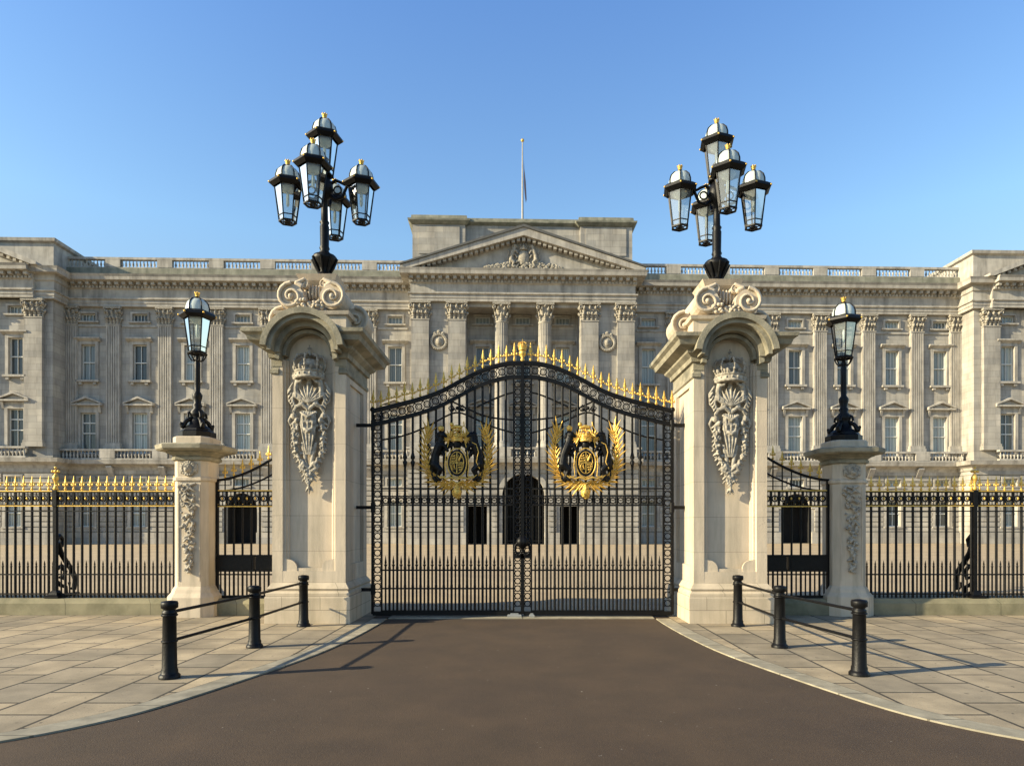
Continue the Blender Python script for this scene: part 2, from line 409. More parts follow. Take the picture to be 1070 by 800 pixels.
UW, UH, FW, FH, AW, AH, GW, GH = 1.22, 3.15, 1.32, 3.6, 1.3, .66, 1.3, 2.3
protos = {'upper': win_proto('w', UW, UH, 'upper'), 'first': win_proto('w', FW, FH, 'first'), 'attic': win_proto('w', AW, AH, 'low'),
          'mezz': win_proto('w', AW, AH, 'low'), 'grd': win_proto('w', GW, GH, 'grd')}
used = set()
def window(kind, u, y, z):
    o = protos[kind]
    if kind in used: o = ctree(o, PAL)
    used.add(kind); o.location = (u, y, z); return o
ZU, ZF, ZA, ZM, ZG = 14.5, 8.0, 19.72, 5.15, 1.55
def ops_upper(us): return [o for u in us for o in ((u-UW/2,u+UW/2,ZU,ZU+UH),(u-FW/2,u+FW/2,ZF,ZF+FH),(u-AW/2,u+AW/2,ZA,ZA+AH))]
def capital_mesh(w, d, h, rnd=False):
    mb = MB()
    if rnd: mb.lathe([(w*.42,0),(w*.44,h*.1),(w*.42,h*.3),(w*.5,h*.8),(w*.56,h*.86)], (0,0,0), 18)
    else: mb.box(-w*.46,w*.46,-d*.9,.05,0,h*.85)
    def leaves(z, hh, pts):
        for x, y, nx, ny in pts:
            for k, (o, zz, ww) in enumerate(((.02,.2,.11),(.05,.55,.115),(.12,.85,.10),(.17,.95,.06))):
                mb.ell((x+nx*o*w, y+ny*o*w, z+hh*zz), (w*ww if abs(ny) > .5 else w*.06, w*.06 if abs(ny) > .5 else w*ww, hh*.24), None, 6, 4)
    if rnd:
        for row, (z, hh, off) in enumerate(((0,h*.38,0),(h*.3,h*.4,22.5))):
            leaves(z, hh, [(w*.43*math.cos(R(a+off)), w*.43*math.sin(R(a+off)), math.cos(R(a+off)), math.sin(R(a+off))) for a in range(0,360,45)])
        corners = [(w*.5*sx, w*.5*sy) for sx in (-1,1) for sy in (-1,1)]
    else:
        for z, hh, n in ((0,h*.38,4),(h*.3,h*.42,3)):
            leaves(z, hh, [((-.5+(i+.5)/n)*w*.98, -d*.9, 0, -1) for i in range(n)])
            leaves(z, hh, [(-w*.46,-d*.5,-1,0),(w*.46,-d*.5,1,0)])
        corners = [(-w*.52,-d*1.05),(w*.52,-d*1.05)]
    for x, y in corners:
        mb.ell((x,y,h*.74), (w*.13,w*.10,h*.13), None, 8, 6); mb.ring((x,y-w*.1,h*.74), w*.09, w*.03, 8, 4)
    mb.ell((0,-(w*.55 if rnd else d*1.1),h*.84), (w*.1,w*.07,h*.09))
    a = w*.62
    if rnd: mb.box(-a,a,-a,a,h*.87,h)
    else: mb.box(-a,a,-d-w*.14,.05,h*.87,h)
    return mb
def pil_proto(name, w, d, z0, z1, capz, flute):
    mb = MB()
    mb.box(-w/2-.14,w/2+.14,-d-.14,0,z0,z0+.3); mb.box(-w/2-.08,w/2+.08,-d-.08,0,z0+.303,z0+.55)
    if flute:
        mb.box(-w/2,w/2,-d+.07,0,z0+.55,z1)
        n = 6; g = w/(n*1.0)
        for i in range(n): x = -w/2+(i+.5)*g; mb.box(x-g*.3,x+g*.3,-d,-d+.07,z0+.552,z1-.1)
        mb.box(-w/2-.003,w/2+.003,-d-.004,-d+.07,z1-.1,z1)
    else: mb.box(-w/2,w/2,-d,0,z0+.55,z1)
    mb.box(-w/2-.05,w/2+.05,-d-.05,0,z1+.002,z1+.09)
    o = build('pilaster', mb, TRIM if flute else STONE, PAL)
    kid(o, build('capital', capital_mesh(w, d, capz-z1-.09), CARV, o, (0,0,z1+.09)))
    return o
PW = pil_proto('p', 1.2, .32, 8.35, 19.3, 20.93, True)
PP = pil_proto('p', 1.5, .32, 8.35, 19.3, 20.93, False)
pused = set()
def pilaster(p, u, y):
    o = p if p not in pused else ctree(p, PAL); pused.add(p); o.location = (u, y, 0)
def entab(u0, u1, y, ends=(0,0)):
    """architrave, frieze, dentils, cornice along x, face plane y"""
    mb = MB()
    mb.prism([(y+.4,20.95),(y-.30,20.95),(y-.30,21.2),(y-.35,21.22),(y-.35,21.5),(y-.48,21.55),(y-.48,21.66),(y-.3,21.72),(y-.3,22.42),(y-.42,22.5),(y-.42,22.98),
              (y-1.12,23.04),(y-1.16,23.3),(y-1.28,23.5),(y+.4,23.5)], 'X', u0-ends[0], u1+ends[1])
    n = int((u1-u0)/.62)
    for i in range(n):
        u = u0+(i+.5)*(u1-u0)/n; mb.box(u-.15,u+.15,y-.84,y-.42,22.74,23.0)
    n = int((u1-u0)/.3)
    for i in range(n):
        u = u0+(i+.5)*(u1-u0)/n; mb.box(u-.09,u+.09,y-.52,y-.42,22.52,22.72)
    return mb
def baluster(mb, x, y, z0, h, n=6):
    mb.lathe([(.07,0),(.07,h*.08),(.045,h*.14),(.10,h*.32),(.095,h*.45),(.045,h*.75),(.04,h*.85),(.07,h*.92),(.07,h)], (x,y,z0), n)
def balus(u0, u1, y, z0, z1, piers, matr, pw=.62, rail=.16):
    """balustrade with solid piers; one part per run"""
    mb = MB()
    mb.box(u0,u1,y-.16,y+.16,z0,z0+.14); mb.box(u0,u1,y-.2,y+.2,z1-rail,z1)
    for p in piers: mb.box(p-pw/2,p+pw/2,y-.19,y+.19,z0+.14,z1-rail)
    x = u0+.2
    while x < u1-.1:
        if all(abs(x-p) > pw/2+.08 for p in piers): baluster(mb, x, y, z0+.14, z1-rail-z0-.14)
        x += .31
    return build('balustrade', mb, matr, PAL)
def courses(mb, u0, u1, z0, z1, y, ops, d=.12, h=.46, gap=.10):
    z = z0
    while z < z1-.05:
        zt = min(z+h-gap, z1); iv = [(u0, u1)]
        for a, b, c, e in ops:
            if c < zt and e > z:
                niv = []
                for p, q in iv:
                    if b <= p or a >= q: niv.append((p, q)); continue
                    if a-.32 > p: niv.append((p, a-.32))
                    if b+.32 < q: niv.append((b+.32, q))
                iv = niv
        for p, q in iv:
            if q-p > .05: mb.box(p, q, y-d, y, z, zt)
        z += h
def arch_fill(mb, uc, r, zs, ztop, y, y1, n=16):
    pts = [(uc+r*math.cos(pi*i/n), zs+r*math.sin(pi*i/n)) for i in range(n+1)]
    for i in range(n):
        a, b = pts[i], pts[i+1]
        mb.add([(a[0],y,a[1]),(b[0],y,b[1]),(b[0],y,ztop),(a[0],y,ztop)], [(0,1,2,3)])
        mb.add([(a[0],y,a[1]),(b[0],y,b[1]),(b[0],y1,b[1]),(a[0],y1,a[1])], [(0,1,2,3)])
def ring_prism(mb, uc, zs, r0, r1, y0, y1, n=20, a0=0, a1=pi):
    for i in range(n):
        a = a0+(a1-a0)*i/n; b = a0+(a1-a0)*(i+1)/n
        mb.prism([(uc+r0*math.cos(a),zs+r0*math.sin(a)),(uc+r1*math.cos(a),zs+r1*math.sin(a)),(uc+r1*math.cos(b),zs+r1*math.sin(b)),(uc+r0*math.cos(b),zs+r0*math.sin(b))], 'Y', y0, y1)

YP = -2.36; YV = -1.93
for s in (-1, 1):
    bays = [s*(11.45+4.5*k) for k in range(7)]
    u0, u1 = sorted((s*9.65, s*40.3))
    mb = MB(); mb.wall(u0, u1, 7.3, 20.96, 0, ops_upper(bays), .35)
    # string under attic windows
    for k in range(7):
        pass
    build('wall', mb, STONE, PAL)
    st = MB(); piers = sorted([s*(13.7+4.5*k) for k in range(6)])
    lim = sorted([u0]+piers+[u1])
    for a, b in zip(lim[:-1], lim[1:]):
        st.box(a+.7, b-.7, -.1, .01, 19.2, 19.36)
    build('string_course', st, TRIM, PAL)
    gops = []
    for i, u in enumerate(bays):
        if i == 3: gops.append((u-1.35,u+1.35,0,4.5))
        else: gops.append((u-GW/2,u+GW/2,ZG,ZG+GH))
        gops.append((u-AW/2,u+AW/2,ZM,ZM+AH))
    mb = MB(); mb.wall(u0, u1, 0, 7.0, -.3, gops, .35); courses(mb, u0, u1, 1.1, 6.5, -.3, gops)
    arch_fill(mb, bays[3], 1.35, 3.15, 4.5, -.302, .05)
    mb.box(u0, bays[3]-1.35, -.55, -.302, .0, 1.02) if s > 0 else mb.box(bays[3]+1.35, u1, -.55, -.302, 0, 1.02)
    mb.box(bays[3]+1.35, u1, -.55, -.302, 0, 1.02) if s > 0 else mb.box(u0, bays[3]-1.35, -.55, -.302, 0, 1.02)
    ring_prism(mb, bays[3], 3.15, 1.37, 1.7, -.42, -.3, 14)
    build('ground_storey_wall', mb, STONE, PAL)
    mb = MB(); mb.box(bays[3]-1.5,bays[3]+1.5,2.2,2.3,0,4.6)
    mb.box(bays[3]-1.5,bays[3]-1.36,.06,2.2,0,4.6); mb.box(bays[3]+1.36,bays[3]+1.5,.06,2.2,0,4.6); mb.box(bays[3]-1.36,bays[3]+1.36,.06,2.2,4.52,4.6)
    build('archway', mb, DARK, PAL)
    mb = MB(); mb.prism([(.05,6.5),(-.42,6.5),(-.5,6.75),(-.72,6.9),(-1.1,7.0),(-1.15,7.2),(-1.2,7.35),(.05,7.35)], 'X', u0, u1)
    for u in piers: mb.prism([(-.3,6.5),(-.38,5.9),(-.5,6.0),(-.95,6.7),(-.95,6.85)], 'X', u-.25, u+.25)
    build('balcony', mb, TRIM, PAL)
    balus(u0+.05, u1-.05, -.95, 7.352, 8.3, piers, TRIM, 1.3)
    for i, u in enumerate(bays):
        window('attic', u, 0, ZA); window('upper', u, 0, ZU); window('first', u, 0, ZF); window('mezz', u, -.3, ZM)
        if i != 3: window('grd', u, -.3, ZG)
    for u in piers: pilaster(PW, u, 0)
    pilaster(PW, s*39.9, 0)
    build('entablature', entab(u0, u1, 0), TRIM, PAL)
    mb = MB(); mb.box(u0,u1,-.45,.3,23.502,24.3); build('parapet', mb, WEATH, PAL)
    balus(u0, u1, -.1, 24.302, 25.3, sorted([s*(13.7+4.5*k) for k in range(6)]), TRIM, 1.3, .2)
    # end pavilion
    a, b = sorted((s*40.3, s*56.5)); ub = [s*43.35, s*48.4, s*53.4]
    mb = MB(); mb.wall(a, b, 7.3, 20.96, YV, ops_upper(ub), .35)
    gp = [o for u in ub for o in ((u-GW/2,u+GW/2,ZG,ZG+GH),(u-AW/2,u+AW/2,ZM,ZM+AH))]
    mb.wall(a-.25, b+.25, 0, 7.3, YV-.3, gp, .35); courses(mb, a-.25, b+.25, 1.1, 6.5, YV-.3, gp)
    mb.box(a-.4, b+.4, YV-.5, YV-.303, 0, 1.02)
    for e in (a, b):   # side faces
        mb.add([(e,YV,7.3),(e,14,7.3),(e,14,20.96),(e,YV,20.96)], [(0,1,2,3)])
        o = -.25 if e == a else .25
        mb.add([(e+o,YV-.3,0),(e+o,14,0),(e+o,14,7.3),(e+o,YV-.3,7.3)], [(0,1,2,3)])
        mb.box(e+o*.3, e+o*1.28, YV-.29, 10, 1.1, 1.5)
        for q in range(11):
            z = 1.56+.46*q
            if z < 6.3: mb.box(e+o, e+o*1.28, YV-.36, 10, z, z+.39)
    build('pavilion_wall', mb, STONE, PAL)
    for i, u in enumerate(ub[:2]):
        window('upper', u, YV, ZU); window('first', u, YV, ZF); window('grd', u, YV-.3, ZG); window('attic', u, YV, ZA); window('mezz', u, YV-.3, ZM)
    # footprint mouldings round the pavilion
    fp = [(a,YV),(b,YV),(b,12),(a,12)]
    mb = MB(); mb.foot([(.02,20.95),(.30,20.95),(.30,21.2),(.35,21.22),(.35,21.5),(.48,21.55),(.48,21.66),(.28,21.72),(.28,22.42),(.4,22.5),(.42,22.98),(.9,23.02),(.95,23.3),(1.05,23.5),(.2,23.52),(.2,25.7),(.45,25.8),(.5,26.05),(.15,26.2)], fp)
    build('entablature', mb, TRIM, PAL)
    mb = MB(); mb.foot([(.2,6.5),(.42,6.5),(.5,6.75),(.72,6.9),(1.0,7.0),(1.1,7.35),(.02,7.352)], fp); build('balcony', mb, TRIM, PAL)
    for q in (41.0, 45.9, 51.0, 55.8): pilaster(PP, s*(q+.75 if q < 42 else q), YV)
    if s < 0: balus(a+1.5, b-1.6, YV-.85, 7.354, 8.3, [s*45.9, s*51.0], TRIM, 1.6)
    else: balus(a+1.6, b-1.5, YV-.85, 7.354, 8.3, [s*45.9, s*51.0], TRIM, 1.6)
    # pavilion pediment front
    pc = s*48.55; hw = 7.3
    mb = entab(pc-hw+.3, pc+hw-.3, YV-.3)
    mb2 = MB(); ap = 23.5+hw*.385
    mb2.prism([(pc-hw-.4,23.503),(pc-hw-.4,23.72),(pc,ap+.55),(pc+hw+.4,23.72),(pc+hw+.4,23.503),(pc+hw,23.503),(pc,ap+.02),(pc-hw,23.503)], 'Y', YV-1.3, YV-.2)
    mb2.prism([(pc-hw,23.503),(pc,ap),(pc+hw,23.503)], 'Y', YV-.5, YV-.21)
    for i in range(1, 14):
        for g in (-1, 1):
            x = pc+g*hw*i/14; z = ap-(hw*i/14)*.385
            mb2.box(x-.13, x+.13, YV-1.0, YV-.5, z-.25, z-.03)
    build('entablature', mb, TRIM, PAL); build('pediment', mb2, TRIM, PAL)

# central portico
mb = MB()
mb.wall(-9.65,-4.95,7.3,20.96,YP,[],.3); mb.wall(4.95,9.65,7.3,20.96,YP,[],.3)
for g in (-1, 1):
    for x, d in ((9.65, 0.02),(4.95, -.2)):
        mb.add([(g*x,YP,7.3),(g*x,d,7.3),(g*x,d,20.96),(g*x,YP,20.96)], [(0,1,2,3)])
ru = [-3.6,0,3.6]
mb.wall(-4.95,4.95,7.3,20.96,-.25,ops_upper(ru),.35)
mb.box(-4.95,4.95,YP+.1,-.25,20.6,20.96)
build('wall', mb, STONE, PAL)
for u in ru: window('attic', u, -.25, ZA); window('upper', u, -.25, ZU); window('first', u, -.25, ZF)
pg = [(-1.82,1.82,0,6.1),(-4.85,-3.15,0,3.3),(3.15,4.85,0,3.3)]
mb = MB(); yg = YP-.35
mb.wall(-9.95,9.95,0,7.3,yg,pg,.6); courses(mb,-9.95,9.95,1.1,6.5,yg,pg)
arch_fill(mb, 0, 1.82, 4.25, 6.1, yg-.002, yg+.6, 20); ring_prism(mb, 0, 4.25, 1.84, 2.25, yg-.16, yg, 20)
mb.prism([(-.25,5.95),(.25,5.95),(.34,6.5),(-.34,6.5)], 'Y', yg-.28, yg)
for a, b in ((-9.95,-4.87),(-3.13,-1.84),(1.84,3.13),(4.87,9.95)): mb.box(a,b,yg-.22,yg-.002,0,1.02)
for g in (-1,1):
    mb.add([(g*9.95,yg,0),(g*9.95,0,0),(g*9.95,0,7.3),(g*9.95,yg,7.3)], [(0,1,2,3)])
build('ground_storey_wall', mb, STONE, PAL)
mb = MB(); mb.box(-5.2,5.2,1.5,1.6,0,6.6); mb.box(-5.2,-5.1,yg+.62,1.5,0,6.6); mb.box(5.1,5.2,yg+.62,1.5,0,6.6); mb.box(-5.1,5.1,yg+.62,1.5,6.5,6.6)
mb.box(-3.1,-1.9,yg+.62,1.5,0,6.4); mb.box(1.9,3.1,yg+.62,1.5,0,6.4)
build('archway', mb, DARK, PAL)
mb = MB()
for i in range(-6, 7): mb.tube((i*.28,yg+.35,0),(i*.28,yg+.35,4.25+math.sqrt(max(0,1.82**2-(i*.28)**2))-.02),.03,.03,5)
for z in (.3,2.4,4.25): mb.box(-1.8,1.8,yg+.32,yg+.38,z-.05,z+.05)
ring_prism(mb, 0, 4.25, .7, .78, yg+.32, yg+.38, 14)
build('entrance_gate', mb, IRON, PAL)
# portico balcony
mb = MB(); mb.prism([(YP+.3,6.5),(yg-.15,6.5),(yg-.3,6.75),(yg-.55,6.9),(yg-.95,7.0),(yg-1.05,7.35),(YP+.3,7.35)], 'X', -10.2, 10.2)
mb.box(-4.94,4.94,YP-.2,-.26,7.302,7.353)
for u in (-8.9,-5.75,5.75,8.9): mb.box(u-.9,u+.9,YP-.35,YP+.02,7.352,8.34)
for u in (-1.9,1.9): mb.box(u-.85,u+.85,YP-.35,YP+1.3,7.354,8.34)
build('balcony', mb, TRIM, PAL)
balus(-10.1, 10.1, yg-.75, 7.352, 8.3, [-8.9,-5.75,-1.9,1.9,5.75,8.9], TRIM, 1.5)
for u in (-8.9,-5.75,5.75,8.9): pilaster(PP, u, YP)
for i, u in enumerate((-1.9,1.9)):
    mb = MB(); mb.lathe([(.78,8.36),(.78,8.6),(.68,8.66),(.74,8.8),(.62,8.9),(.62,12),(.58,16),(.53,19.25),(.6,19.3),(.6,19.38)], (0,0,0), 28)
    for k in range(20):
        a = 2*pi*k/20; mb.tube((.61*math.cos(a),.61*math.sin(a),9.0),(.53*math.cos(a),.53*math.sin(a),19.2),.04,.034,4)
    o = build('column', mb, STONE, PAL, (u,YP+.45,0))
    build('capital', capital_mesh(1.25,.6,20.93-19.38,True), CARV, o, (0,0,19.38))
mb = MB(); mb.foot([(.02,20.95),(.30,20.95),(.30,21.2),(.35,21.22),(.35,21.5),(.48,21.55),(.48,21.66),(.28,21.72),(.28,22.42),(.4,22.5),(.42,22.98),(1.1,23.04),(1.14,23.3),(1.22,23.498),(.2,23.5)], [(-9.45,YP),(9.45,YP),(9.45,.3),(-9.45,.3)])
for i in range(32):
    u = -9.61+.62*i; mb.box(u-.15,u+.15,YP-.84,YP-.42,22.74,23.02)
for i in range(63):
    u = -9.61+.31*i; mb.box(u-.09,u+.09,YP-.5,YP-.4,22.52,22.72)
build('entablature', mb, TRIM, PAL)
mb = MB(); hw, ap = 9.9, 26.45
mb.prism([(-hw-.55,23.503),(-hw-.55,23.68),(0,ap+.55),(hw+.55,23.68),(hw+.55,23.503),(hw-.35,23.503),(0,ap-.12),(-hw+.35,23.503)], 'Y', YP-1.2, YP-.2)
mb.prism([(-hw+.1,23.503),(0,ap-.05),(hw-.1,23.503)], 'Y', YP-.38, YP+.6)
for i in range(1, 22):
    for g in (-1,1):
        x = g*hw*i/22; z = ap-.12-abs(x)*(ap-23.6)/hw
        mb.box(x-.14, x+.14, YP-.95, YP-.4, z-.27, z-.02)
mb.box(-.14,.14,YP-.95,YP-.4,ap-.5,ap-.2)
ped = build('pediment', mb, TRIM, PAL)
mb = MB(); mb.prism([(-hw-.62,23.685),(-hw-.62,23.82),(0,ap+.78),(hw+.62,23.82),(hw+.62,23.685),(0,ap+.555)], 'Y', YP-1.32, YP-.1)
build('lead_flashing', mb, mat('weathered lead', (.09,.09,.085), .7, var=.2), ped)
mb = MB()
beast(mb, -1, YP-.55, False, 2.2, -.15, 24.72, 1.15); beast(mb, 1, YP-.55, True, 2.2, .15, 24.72, 1.15)
mb.ell((0,YP-.5,24.65), (.55,.25,.75)); crown(mb, (0,25.3), .34, .55, YP-.5)
rnd = random.Random(3)
for i in range(130):
    x = rnd.uniform(-3.3,3.3); mb.ell((x,YP-.5,23.75+rnd.uniform(-.1,.7)*(1.1-abs(x)/3.3)), (rnd.uniform(.12,.34),.2,rnd.uniform(.08,.19)), Matrix.Rotation(rnd.uniform(-1,1),3,'Y'), 6, 4)
build('coat_of_arms', mb, CARV, ped)
# medallions
for g in (-1,1):
    mb = MB(); c = (g*7.3, YP-.12, 17.5)
    mb.ring(c, .62, .13, 24, 8); mb.ell(c, (.5,.08,.5)); mb.ell((c[0],c[1]-.1,c[2]), (.22,.12,.3))
    for i in range(26):
        a = i*2*pi/26; mb.ell((c[0]+.68*math.cos(a),c[1]-.04,c[2]+.68*math.sin(a)), (.11,.1,.08))
    for x in (-.35,0,.35): mb.ell((c[0]+x,c[1],c[2]+.85-abs(x)*.4), (.2,.12,.16))
    build('medallion', mb, CARV, PAL)
# attic
mb = MB(); mb.box(-9.6,9.6,-.8,6,23.5,28.3)
for g in (-1,1):
    mb.box(g*5.1,g*9.75,-1.15,-.79,23.5,28.2)
    mb.box(g*5.6,g*9.2,-1.22,-1.14,25.6,28.0)
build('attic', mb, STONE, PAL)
mb = MB(); mb.foot([(.02,28.302),(.1,28.35),(.3,28.5),(.3,28.62),(.05,28.68),(.02,28.95)], [(-9.6,-.8),(9.6,-.8),(9.6,6),(-9.6,6)])
for g in (-1,1):
    x0, x1 = sorted((g*5.0,g*9.8))
    mb.foot([(.02,28.205),(.1,28.26),(.32,28.45),(.34,28.6),(.08,28.7),(.04,28.98),(-.3,29.15),(-.8,29.2)], [(x0,-1.2),(x1,-1.2),(x1,2),(x0,2)])
build('attic_cornice', mb, WEATH, PAL)
mb = MB(); mb.box(-56,56,.36,13,20.97,23.4); mb.box(-56,56,12.6,13,0,20.97); mb.box(-40,40,.36,.4,7.3,20.97); mb.box(-40.2,-26.5,.1,.2,0,7.3); mb.box(26.5,40.2,.1,.2,0,7.3)
build('roof', mb, WEATH, PAL)
# flagpole
fpz = 28.9
FP = empty('flagpole', (0,61.6,fpz))
tag(FP, 'tall thin white flagpole standing on the palace roof above the pediment', 'flagpole')
mb = MB(); mb.lathe([(.35,0),(.35,.2),(.16,.35),(.10,.6),(.085,4),(.05,8.0)], (0,0,0), 10); build('pole', mb, mat('grey painted flagpole', (.3,.29,.27), .5), FP)
mb = MB(); mb.ell((0,0,8.1), .16); build('finial', mb, GOLD, FP)
mb = MB()
pts = []
mb.prism([(.12,0),(.17,-.9),(.30,-2.0),(.38,-3.6),(.30,-3.9),(.2,-3.1),(.13,-2.2)], 'Y', -.06, .06)
build('furled_flag', mb, mat('dark furled flag cloth', (.05,.05,.09), .9), FP, (0,0,6.3))

# ------------------------------------------------------------------ big gate pillars
def relief_big(mb, y):
    """crown, supporters and long festoon; x centred on 0"""
    crown(mb, (0,4.22), .285, .50, y-.02)
    mb.ell((0,y,4.42), (.25,.16,.16))
    rnd = random.Random(5)
    for s in (-1, 1):   # small supporters standing either side below the crown
        P = lambda x, z, d=0: (s*x, y-.07+d, z)
        mb.limb([P(.25,3.94),P(.26,4.06),P(.24,4.17)], [.06,.052,.05]); mb.ell(P(.27,4.25,-.01), .052)
        for k in range(7): mb.ell(P(.275+.05*math.cos(k*.9), 4.27+.05*math.sin(k*.9)), .026)
        mb.limb([P(.24,4.16,-.03),P(.15,4.17,-.06),P(.10,4.22,-.05)], [.034,.025,.02])
        mb.limb([P(.25,3.95),P(.15,3.90,-.03),P(.19,3.78)], [.048,.03,.022]); mb.limb([P(.29,3.96),P(.33,3.86),P(.28,3.74)], [.045,.03,.022])
        mb.limb([P(.33,4.15,.02),P(.43,4.02,.03),P(.42,3.85,.03),P(.34,3.76,.02),P(.26,3.76,0)], [.022,.022,.018,.018,.02])
        for k in range(6): mb.leaf(P(.36-.02*k,4.05-.06*k), (-.9 if s > 0 else pi+.9), .13, .026, .03)
    mb.limb([(0,y-.02,4.18),(0,y-.05,3.95),(0,y-.02,3.70)], [.06,.085,.06])
    for k in range(9): mb.leaf((0,y-.09,3.80), pi/2+(k-4)*.3, .34, .04, .04)
    mb.ell((0,y,3.38), (.15,.08,.34))
    for i in range(7):
        q = (i-3)/3; mb.limb([(.13*q,y-.07,3.66),(.15*q,y-.10-.03*(i%2),3.45),(.10*q,y-.11+.03*(i%2),3.2),(.04*q,y-.08,2.92)], [.02,.026,.022,.014], 6)
    for z_, w_ in ((3.60,.16),(3.36,.15)): mb.limb([(-w_,y-.09,z_+.04),(0,y-.16,z_-.05),(w_,y-.09,z_+.04)], [.022,.03,.022], 6)
    for i in range(30): mb.ell((rnd.uniform(-.11,.11),y-.12,3.52+rnd.uniform(-.07,.07)), (.026,.03,.024), None, 6, 4)
    for s in (-1, 1):
        mb.limb([(s*.02,y-.09,3.70),(s*.13,y-.09,3.78),(s*.25,y-.08,3.74),(s*.31,y-.06,3.64)], [.032,.04,.034,.022])
        mb.ell((s*.30,y-.05,3.58), (.07,.07,.06)); mb.ell((s*.24,y-.08,3.50), (.05,.06,.05))
        mb.limb([(s*.36,y-.02,3.60),(s*.42,y-.02,3.5),(s*.37,y-.01,3.38)], [.032,.032,.015])
        for i in range(110):   # strand of fruit and leaves
            t = i/109; z = 3.54-1.0*t; x = .255+.04*math.sin(t*pi)-.235*max(0,t-.5)/.5; w = .095*(1-.35*t)
            a = rnd.uniform(0,2*pi); q = rnd.uniform(0,w)
            mb.ell((s*x+q*math.cos(a), y-.03-rnd.uniform(0,.075)*(1-q/w*.5), z+.4*q*math.sin(a)), (rnd.uniform(.018,.036),.035,rnd.uniform(.02,.038)), Matrix.Rotation(rnd.uniform(-1,1),3,'Y'), 6, 4)
        for i in range(12):
            t = i/11; z = 3.5-.9*t; x = .26-.22*max(0,t-.5)/.5
            mb.leaf((s*x,y-.05,z), -pi/2+s*(1.0), .15, .03, .035)
        mb.limb([(s*.13,y-.03,3.1),(s*.07,y-.05,2.85),(s*.02,y-.04,2.66)], [.045,.04,.03])
        mb.limb([(0,y-.06,2.66),(s*.11,y-.08,2.76),(s*.17,y-.07,2.68),(s*.03,y-.07,2.62)], [.03,.04,.036,.028])
        mb.limb([(0,y-.04,2.60),(s*.07,y-.05,2.52),(s*.14,y-.03,2.46)], [.03,.028,.015])
    for i in range(60):
        t = i/59; w = .085*math.sin(pi*min(1,t*1.1+.1)); mb.ell((rnd.uniform(-w,w), y-.04-rnd.uniform(0,.04), 2.6-.26*t), (.024,.03,.03), None, 6, 4)
    for k in (-1,0,1): mb.leaf((0,y-.03,2.38), -pi/2+k*.6, .15, .032, .03)

